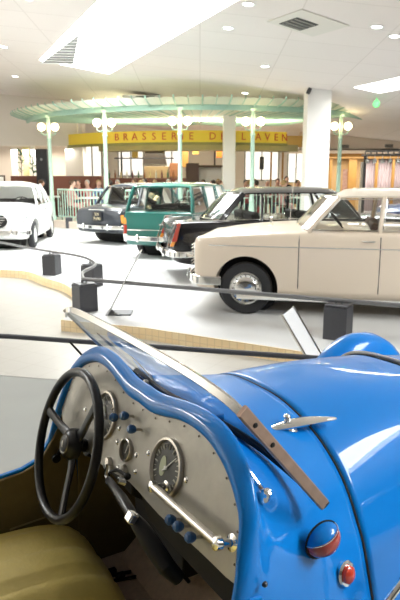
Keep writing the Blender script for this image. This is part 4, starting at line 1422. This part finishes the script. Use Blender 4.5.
# ------------------------------------------------------------------ people at tables
def person(name, loc, rz, shirt, hair, skin=(.62, .36, .26), label='', lean=.08):
    e = empty(name, loc, rz)
    me = bpy.data.meshes.new('body')
    J = [(0, 0, .50), (lean, 0, .76), (lean * 1.4, 0, .96), (lean * 1.6, 0, 1.06), (lean * 1.9 + .01, 0, 1.16), (lean * 2 + .01, 0, 1.26),
         (lean * 1.4, .17, .96), (lean + .10, .25, .74), (lean + .32, .14, .72), (lean * 1.4, -.17, .96), (lean + .10, -.25, .74), (lean + .32, -.14, .72),
         (.10, .10, .49), (.46, .12, .50), (.48, .12, .10), (.60, .12, .05), (.10, -.10, .49), (.46, -.12, .50), (.48, -.12, .10), (.60, -.12, .05)]
    E_ = [(0, 1), (1, 2), (2, 3), (3, 4), (4, 5), (2, 6), (6, 7), (7, 8), (2, 9), (9, 10), (10, 11), (0, 12), (12, 13), (13, 14), (14, 15), (0, 16), (16, 17), (17, 18), (18, 19)]
    RR = [.13, .14, .13, .055, .085, .075, .065, .048, .032, .065, .048, .032, .09, .065, .045, .035, .09, .065, .045, .035]
    me.from_pydata(J, E_, [])
    me.materials.append(shirt)
    me.materials.append(skin)
    o = bpy.data.objects.new('body', me)
    COL.objects.link(o)
    o.modifiers.new('k', 'SKIN')
    for v, r in zip(me.skin_vertices[0].data, RR):
        v.radius = (r, r)
    me.skin_vertices[0].data[0].use_root = True
    sb = o.modifiers.new('s', 'SUBSURF')
    sb.levels = sb.render_levels = 1
    dg = bpy.context.evaluated_depsgraph_get()
    m2 = bpy.data.meshes.new_from_object(o.evaluated_get(dg))
    bpy.data.objects.remove(o)
    m2.materials.clear()
    m2.materials.append(shirt)
    m2.materials.append(skin)
    for p in m2.polygons:
        c = p.center
        p.material_index = 1 if (c.z > 1.05 or (c.x > lean + .26 and c.z > .66)) else 0
        p.use_smooth = True
    o = bpy.data.objects.new('body', m2)
    COL.objects.link(o)
    o.parent = e
    hx = lean * 2
    MB().ball((hx - .012, 0, 1.235), .105, n=8, s=(1.0, .86, 1.0)).build('hair', hair, e)
    MB().ball((hx + .030, 0, 1.205), .083, n=8, s=(1, .85, 1.25)).ball((hx + .112, 0, 1.195), .014, n=5).ball((hx + .02, .075, 1.2), .02, n=5).ball((hx + .02, -.075, 1.2), .02, n=5).build('face', skin, e)
    return e


SK = mat('skin', (.62, .36, .27), .5)
SK2 = mat('skin_pale', (.70, .45, .35), .5)
HR = [mat('hair_dark', (.03, .02, .015), .6), mat('hair_brown', (.10, .05, .025), .6), mat('hair_grey', (.42, .40, .38), .6), mat('hair_blond', (.40, .27, .12), .6)]
SH = [mat('shirt_navy', (.03, .04, .09), .8), mat('shirt_red', (.38, .05, .05), .8), mat('shirt_white', (.75, .72, .68), .8), mat('shirt_pink', (.62, .32, .30), .8), mat('shirt_black', (.02, .02, .025), .8), mat('shirt_blue', (.15, .25, .45), .8)]
CN = ['navy', 'red', 'white', 'pink', 'black', 'blue']
HN = ['dark hair', 'brown hair', 'grey hair', 'fair hair']
chair0 = None


def chair(x, y, rz, label):
    global chair0
    if chair0 is None:
        e = empty('dining_chair', (x, y, FLR), rz)
        MB().box((0, 0, .45), (.42, .42, .04)).build('seat', M_BANQ, e, smooth=False, bevel=.01)
        MB().box((-.20, 0, .74), (.03, .40, .26)).build('backrest', M_DWOOD, e, smooth=False, bevel=.01)
        for a, b in ((-1, -1), (-1, 1), (1, -1), (1, 1)):
            MB().tube([(a * .18, b * .18, .0), (a * .18, b * .18, .44 if a > 0 else .86)], .016, n=6).build('leg', M_DWOOD, e)
        chair0 = e
    else:
        e = copy_tree(chair0)
        e.location = (x, y, FLR)
        e.rotation_euler = (0, 0, rz)
    tag(e, label, 'chair', 'restaurant chairs')
    return e


def table(x, y, label, r=.42):
    e = empty('dining_table', (x, y, FLR))
    tag(e, label, 'table', 'restaurant tables')
    MB().lathe([(0, .70), (r, .70), (r, .74), (0, .74)], n=24).build('tabletop', mat('table_white', (.8, .78, .74), .5), e)
    MB().lathe([(.22, 0), (.20, .03), (.035, .05), (.035, .70)], n=16).build('pedestal', M_GREYB, e)
    return e


spots_px = [(95, 20.5), (161, 20.5), (236, 20.6), (298, 20.9), (63, 21.9), (128, 21.8), (196, 21.8), (264, 21.9)]
wherex = ['left of second post', 'above green car roof', 'left of fourth post', 'beside white column', 'near leftmost post', 'right of second post', 'right of third post', 'right of fourth post']
pi = 0
for q, (px, yy) in enumerate(spots_px):
    x = (px - 200) / 588. * yy
    table(x, yy, 'small round white table ' + wherex[q])
    for sg in (-1, 1):
        dx = .76 * sg
        dy = random.uniform(-.12, .12)
        rz = 0 if sg < 0 else PI
        rz += random.uniform(-.3, .3)
        chair(x + dx, yy + dy, rz, 'dark dining chair on the %s side of the table %s' % ('left' if sg < 0 else 'right', wherex[q]))
        si, hi = (pi * 5 + 3) % 6, (pi * 3 + 1) % 4
        p = person('person', (x + dx, yy + dy, FLR - .02), rz, SH[si], HR[hi], SK if pi % 2 else SK2)
        tag(p, 'person in %s top with %s, seated %s, facing %s' % (CN[si], HN[hi], wherex[q], 'right' if sg < 0 else 'left'), 'person', 'restaurant guests')
        pi += 1

ordn = ['first', 'second', 'third', 'fourth', 'fifth', 'sixth', 'seventh', 'eighth', 'ninth', 'tenth']
for q, (px, yy) in enumerate(((121, 22.9), (139, 22.9), (149, 22.9), (158, 22.9), (169, 22.9), (190, 22.9), (204, 22.9), (217, 22.9))):
    x = (px - 200) / 588. * yy
    chair(x, yy, -PI / 2, 'dark bar chair, %s from the left in front of the russet bar' % ordn[q])
    si, hi = (q * 5 + 1) % 6, (q * 7 + 2) % 4
    p = person('person', (x, yy, FLR - .02 + .03 * (q % 3)), -PI / 2 + random.uniform(-.6, .6), SH[si], HR[hi], SK if q % 2 else SK2)
    tag(p, '%s of the eight guests seated along the russet bar, in %s top' % (ordn[q], CN[si]), 'person', 'restaurant guests')
for q, (px, yy) in enumerate(((84, 22.1), (93, 22.1), (102, 22.1))):
    x = (px - 200) / 588. * yy
    chair(x, yy, -PI / 2, 'dark chair, %s from the left before the long banquette' % ordn[q])
    p = person('person', (x, yy, FLR - .02), -PI / 2 + random.uniform(-.5, .5), SH[(q * 2 + 1) % 6], HR[(q + 1) % 4], SK2)
    tag(p, '%s of three guests in front of the left banquette, in %s top' % (ordn[q], CN[(q * 2 + 1) % 6]), 'person', 'restaurant guests')
for q, (px, yy) in enumerate(((243, 23.3), (253, 23.4), (264, 23.5), (274, 23.3), (292, 23.6))):
    x = (px - 200) / 588. * yy
    chair(x, yy, -PI / 2, 'dark chair, %s of the row under the bright windows' % ordn[q])
    p = person('person', (x, yy, FLR - .02 + .04 * (q % 2)), -PI / 2 + random.uniform(-.5, .5), SH[(q * 3 + 4) % 6], HR[(q * 3) % 4], SK)
    tag(p, '%s of the guests under the bright windows right, in %s top' % (ordn[q], CN[(q * 3 + 4) % 6]), 'person', 'restaurant guests')

# ------------------------------------------------------------------ back of the restaurant
def boxthing(name, x0, x1, z0, z1, y, m, label, cat, dep=.3, group=None, bevel=.01, parts=None):
    e = empty(name, ((x0 + x1) / 2, y, z0))
    tag(e, label, cat, group)
    w, h = x1 - x0, z1 - z0
    MB().box((0, 0, h / 2), (w, dep, h)).build('body', m, e, smooth=False, bevel=bevel)
    if parts:
        parts(e, w, h, dep)
    return e


def X(px, y):
    return (px - 200) / 588. * y


def Z(py, y):
    return CAM_H + (177 - py) / 600. * y * 1.02


Y1 = 25.5
# left cluster: white panels, plants, speaker
boxthing('speaker', X(44, 22.5), X(55, 22.5), .95, Z(151, 22.5), 22.5, mat('speaker_black', (.012, .012, .014), .5), 'tall black loudspeaker standing beside the leftmost post', 'loudspeaker', .3,
         parts=lambda e, w, h, d: [MB().lathe([(0, .01), (.10, .012), (.12, .0)], c=(0, -d / 2, h * .3), axis=(0, -1, 0), n=20).build('cone', M_GREYB, e), MB().lathe([(0, .01), (.04, .012), (.05, 0)], c=(0, -d / 2, h * .78), axis=(0, -1, 0), n=16).build('tweeter', M_RAIL, e)])
o = boxthing('speaker_stand', X(47, 22.5), X(52, 22.5), FLR, .95, 22.5, M_GREYB, 'dark pedestal under the black loudspeaker', 'stand', .2)


def frame_parts(e, w, h, d):
    MB().box((0, -d / 2 - .01, h / 2), (w * .86, .02, h * .88)).build('sheet', mat('poster_pale', (.72, .68, .55), .6, col2=(.35, .45, .25), nscale=3), e, smooth=False)


for a, b, m, lb in ((20, 26, M_WALLW, 'white door-like panel left of the restaurant plants'), (31, 37, mat('panel_yellow', (.72, .66, .35), .6), 'pale yellow panel between the plants at far left'), (39, 43, M_WALLW, 'narrow white panel left of the loudspeaker')):
    boxthing('display_panel', X(a, 24.6), X(b, 24.6), 0, Z(148 + (a % 3), 24.6), 24.6, m, lb, 'panel', .08, parts=None)
boxthing('planter', X(20, 23.9), X(46, 23.9), 0, Z(176, 23.9), 23.9, M_BANQ, 'long russet planter box behind the white car', 'planter', .5)


def plant(x, y, z, h, label):
    e = empty('potted_plant', (x, y, z))
    tag(e, label, 'plant')
    k = MB()
    random.seed(int(abs(x) * 100))
    for q in range(46):
        a = random.uniform(0, 2 * PI)
        zz = random.uniform(.1, 1) * h
        r = .22 * (1 - .5 * zz / h)
        p = Vector((math.cos(a) * .03, math.sin(a) * .03, zz))
        t = p + Vector((math.cos(a) * r, math.sin(a) * r, random.uniform(-.02, .14)))
        s = Vector((-math.sin(a), math.cos(a), 0)) * .035
        mid = (p + t) / 2 + Vector((0, 0, .04))
        k.add([p, mid - s, t, mid + s], [(0, 1, 2, 3)])
    k.build('foliage', mat('leaf_green', (.05, .16, .05), .6, noise=.5), e, smooth=False)
    MB().tube([(0, 0, 0), (.01, 0, h)], .015, n=6).build('stem', M_DWOOD, e)


plant(X(29, 23.9), 23.9, Z(176, 23.9), 1.0, 'leafy green plant between white and yellow panels')
plant(X(40, 23.9), 23.9, Z(176, 23.9), .75, 'shorter leafy green plant left of the loudspeaker')
# wood framed notice board at the left edge
e = empty('notice_board', (X(4, 20.5), 20.5, 1.4))
tag(e, 'wood framed notice board behind the white car roof at the left edge', 'board')
MB().box((0, 0, .03), (.62, .05, .52)).build('frame', M_DWOOD, e, smooth=False, bevel=.01)
MB().box((0, -.03, .03), (.52, .02, .42)).build('sheet', mat('board_sheet', (.78, .74, .66), .6), e, smooth=False)
for sg in (-1, 1):
    MB().tube([(.26 * sg, 0, -1.4), (.26 * sg, 0, -.2)], .02, n=6).build('leg', M_DWOOD, e)

# banquette bench and back bar
boxthing('banquette', X(60, 22.6), X(106, 22.6), FLR, Z(176, 22.6), 22.6, M_BANQ, 'long russet banquette behind the diners at left', 'bench', .5)
boxthing('banquette', X(112, 23.4), X(222, 23.4), FLR, Z(178, 23.4), 23.4, M_BANQ, 'russet bar front behind the diners in the middle', 'bench', .5)
# white bright windows of the back wall
def bright_window(px0, px1, py0, py1, y, lb):
    e = empty('back_window', ((X(px0, y) + X(px1, y)) / 2, y, Z(py1, y)))
    tag(e, lb, 'window', 'bright restaurant windows')
    w, h = X(px1, y) - X(px0, y), Z(py0, y) - Z(py1, y)
    MB().box((0, .03, h / 2), (w, .02, h)).build('pane', mat('daylit_pane', (.9, .9, .86), .5, emit=(1, .98, .92), es=.9), e, smooth=False)
    k = MB()
    for xx in (-w / 2, 0, w / 2):
        k.box((xx, 0, h / 2), (.06, .06, h + .06))
    for zz in (0, h):
        k.box((0, 0, zz), (w, .06, .06))
    k.build('frame', mat('window_grey', (.45, .46, .44), .5), e, smooth=False)
    return e


bright_window(64, 79, 148, 178, 29.15, 'bright window at the left of the restaurant back wall')
bright_window(88, 106, 148, 178, 29.15, 'bright window behind the second post, restaurant back wall')
bright_window(122, 146, 149, 176, 29.15, 'bright serving window left of the dark cooker hood')
bright_window(166, 180, 148, 168, 29.15, 'bright window right of the cooker hood')
bright_window(243, 275, 144, 180, 29.15, 'bright window behind the fourth post')
bright_window(284, 300, 143, 182, 29.15, 'bright window beside the white column')
# dark posts
for px, lb in ((70, 'thin dark upright left of the second post'), (83, 'thin dark upright beside the bright window at left'), (125, 'thin dark upright in front of the serving window'), (214, 'thin dark upright left of the inner white column'), (268, 'ochre upright between the bright windows'), (279, 'brown upright near the white column')):
    boxthing('upright', X(px - .8, 26.8), X(px + .8, 26.8), FLR, Z(144, 26.8), 26.8, M_WOOD if px > 260 else M_GREYB, lb, 'post', .1)
# cooker hood and kitchen
e = empty('cooker_hood', (X(157, Y1), Y1, Z(165, Y1)))
tag(e, 'dark cooker hood hanging in the open kitchen', 'hood')
w_ = .48
MB().prism([(-w_, -.3, 0), (w_, -.3, 0), (w_ * .75, -.3, .62), (-w_ * .75, -.3, .62)], (0, .6, 0)).build('hood', mat('hood_brown', (.05, .038, .03), .4), e, smooth=False, bevel=.01)
MB().box((0, 0, -.03), (w_ * 2.05, .66, .06)).build('rim', M_BRUSH, e, smooth=False)
MB().box((0, 0, .85), (.35, .35, .5)).build('flue', M_BRUSH, e, smooth=False)


def shelf_parts(e, w, h, d):
    random.seed(3)
    for q in range(3):
        z = .18 + q * h / 3.2
        MB().box((0, -d / 2 - .09, z), (w, .2, .025)).build('shelf', M_DWOOD, e, smooth=False)


boxthing('kitchen_shelf', X(147, 25.2), X(170, 25.2), FLR, Z(167, 25.2), 25.2, mat('kitchen_tan', (.42, .30, .15), .6, noise=.5, nscale=5), 'tan kitchen shelf unit below the cooker hood', 'shelf', .3, parts=shelf_parts)
boxthing('kitchen_shelf', X(171, 25.2), X(180, 25.2), FLR, Z(164, 25.2), 25.2, mat('kitchen_rust', (.38, .16, .07), .6, noise=.5, nscale=5), 'narrow russet kitchen shelf left of the third post', 'shelf', .3, parts=shelf_parts)
tag(MB().box((X(147, 24.6), 24.6, Z(159.5, 24.6)), (2.4, .06, .05)).build('utensil_rail', M_GREYB), 'long dark utensil rail across the serving window', 'rail')
# row of bottles and pans on the kitchen counter
colsb = [(.05, .12, .05), (.25, .1, .03), (.5, .4, .2), (.6, .58, .5), (.12, .02, .02)]
bt = None
for q in range(12):
    x = X(113 + q * 5.6, 23.3)
    e = MB().lathe([(.035, 0), (.037, .17), (.014, .23), (.014, .30), (0, .302)], n=10).build('bottle', mat('bottle_%d' % (q % 5), colsb[q % 5], .2))
    e.location = (x, 23.3, Z(178, 23.4))
    tag(e, ['dark green', 'brown', 'straw coloured', 'clear', 'dark red'][q % 5] + ' bottle standing on the russet bar, ' + ['first', 'second', 'third', 'fourth', 'fifth', 'sixth', 'seventh', 'eighth', 'ninth', 'tenth', 'eleventh', 'last'][q] + ' from the left', 'bottle', 'bottles on the bar')
# yellow picture, orange sign, menus
boxthing('menu_board', X(186.5, 22.4), X(199, 22.4), FLR, Z(164, 22.4), 22.4, mat('slate_board', (.085, .045, .03), .6), 'dark brown menu board standing right of the third post', 'board', .06)
boxthing('framed_picture', X(183, 25), X(189, 25), Z(168, 25), Z(148, 25), 25, M_WOOD, 'brown framed picture behind the third post', 'picture', .06)
boxthing('orange_sign', X(215.5, 24.5), X(221, 24.5), Z(159, 24.5), Z(152, 24.5), 24.5, mat('orange_sheet', (.85, .22, .03), .5), 'small orange sign left of the inner white column', 'sign', .03)
boxthing('orange_sign', X(193, 24.5), X(199, 24.5), Z(156, 24.5), Z(150, 24.5), 24.5, mat('amber_sheet', (.75, .42, .10), .5), 'small amber sign above the menu board', 'sign', .03)
boxthing('yellow_picture', X(135, 25.8), X(141, 25.8), Z(160, 25.8), Z(152, 25.8), 25.8, mat('yellow_sheet', (.70, .52, .12), .5), 'small yellow sign hanging left of the cooker hood', 'sign', .03)
boxthing('white_counter', X(188, 23.0), X(224, 23.0), FLR, Z(168, 23.0), 23.05, mat('counter_white', (.80, .78, .70), .6), 'pale counter screen behind the menu board', 'counter', .3)
boxthing('screen_rail', X(188, 22.8), X(225, 22.8), Z(168, 22.8), Z(166, 22.8), 22.8, M_DWOOD, 'dark wooden top edge of the pale counter screen', 'ledge', .4)
# hanging wall lamp boxes right of the fourth post
boxthing('wall_lamp', X(257, 26), X(261, 26), Z(170, 26), Z(158, 26), 26, M_GREYB, 'small black wall box between the fourth post and the column', 'wall box', .15)
# standing waiters (dark figures) near the column
for px, lb in ((283, 'standing person in black left of the white column'),):
    e = person('person', (X(px, 23.2), 23.2, FLR), -PI / 2, SH[4], HR[0], SK, lean=.02)
    e.scale = (1.0, 1.0, 1.08)
    tag(e, lb.replace('standing', 'tallest'), 'person', 'restaurant guests')
    chair(X(px, 23.2), 23.2, -PI / 2, 'dark chair under the tallest person in black by the ' + 'white column')
# ochre ceiling bulkhead at right of the banner
boxthing('ochre_bulkhead', X(276, 25.0), X(312, 25.0), Z(149, 25.0), Z(139, 25.0), 25.0, mat('ochre_panel', (.66, .40, .12), .6), 'ochre timber bulkhead right of the yellow banner', 'bulkhead', .3)

# ------------------------------------------------------------------ right hand side
def curtain(px0, px1, lb, m):
    y = 29.6
    x0, x1 = X(px0, y), X(px1, y)
    k = MB()
    n = 24
    rows = [[Vector((lerp(x0, x1, i / n), y + .05 * math.sin(i * 1.3), z)) for z in (.0, 2.48)] for i in range(n + 1)]
    k.grid(rows)
    o = k.build('curtain', m)
    s = o.modifiers.new('s', 'SOLIDIFY')
    s.thickness = .01
    return tag(o, lb, 'curtain', 'pale curtains')


M_CU = mat('curtain_lilac', (.66, .56, .60), .8, noise=.2, nscale=2)
curtain(358, 368, 'pale lilac curtain, leftmost of the three behind the beige roof', M_CU)
curtain(370, 384, 'pale lilac curtain, middle of the three behind the beige roof', M_CU)
curtain(386, 396, 'pale lilac curtain, rightmost of the three at the photo edge', M_CU)
for px, lb in ((325, 'ochre wooden upright right of the white column'), (346, 'wide ochre wooden upright left of the dark post'), (369, 'ochre upright between the curtains'), (385, 'ochre upright between the two right curtains'), (397, 'ochre upright at the right edge of the photo')):
    wdt = 4 if px == 346 else 1.2
    boxthing('wooden_upright', X(px - wdt, 29.3), X(px + wdt, 29.3), 0, 2.52, 29.3, M_WOOD, lb, 'upright', .15)
tag(MB().box((X(362, 29.2), 29.2, 2.60), (4.6, .2, .22)).build('wooden_lintel', M_WOOD, smooth=False), 'ochre wooden lintel above the curtains', 'lintel')
boxthing('red_poster', X(337, 29.7), X(344, 29.7), .9, 2.0, 29.72, mat('poster_red', (.30, .07, .05), .6, col2=(.75, .6, .5), nscale=8), 'dark red patterned poster right of the last canopy post', 'poster', .04)
boxthing('dark_post', X(356.5, 21), X(358.6, 21), 0, 2.36, 21, M_GREYB, 'dark upright carrying the metal ladder rack', 'post', .12)
boxthing('white_post', X(353.8, 24.1), X(356, 24.1), 0, Z(163, 24.1), 24.1, M_WALLW, 'white upright beside the dark post at right', 'post', .12)
# ladder rack
e = empty('ladder_rack', (X(356, 21), 21, 2.36))
tag(e, 'grey metal ladder rack hung with glasses, at the right', 'rack')
L_ = 2.6
for yy, zz in ((-.2, 0), (.2, 0), (-.2, .12)):
    MB().tube([(0, yy, zz), (L_, yy - .9, zz)], .035, n=6).build('bar', M_RAIL, e)
for q in range(16):
    t = q / 15
    MB().tube([(t * L_, -.2 - .9 * t, .12), (t * L_, -.2 - .9 * t, 0), (t * L_, .2 - .9 * t, 0)], .024, n=6).build('rung', M_RAIL, e)
for q in range(11):
    t = (q + .5) / 11
    g_ = MB().lathe([(.05, 0), (.015, -.01), (.015, -.09), (.07, -.14), (.065, -.25), (.058, -.25), (.06, -.14), (0, -.11)], c=(X(356, 21) + t * L_, 21 - .9 * t, 2.34), n=12).build('hanging_glass', mat('frosted_glass', (.75, .76, .78), .2))
    tag(g_, ['first', 'second', 'third', 'fourth', 'fifth', 'sixth', 'seventh', 'eighth', 'ninth', 'tenth', 'last'][q] + ' glass from the left, hanging upside down from the ladder rack', 'glass', 'glasses on the rack')
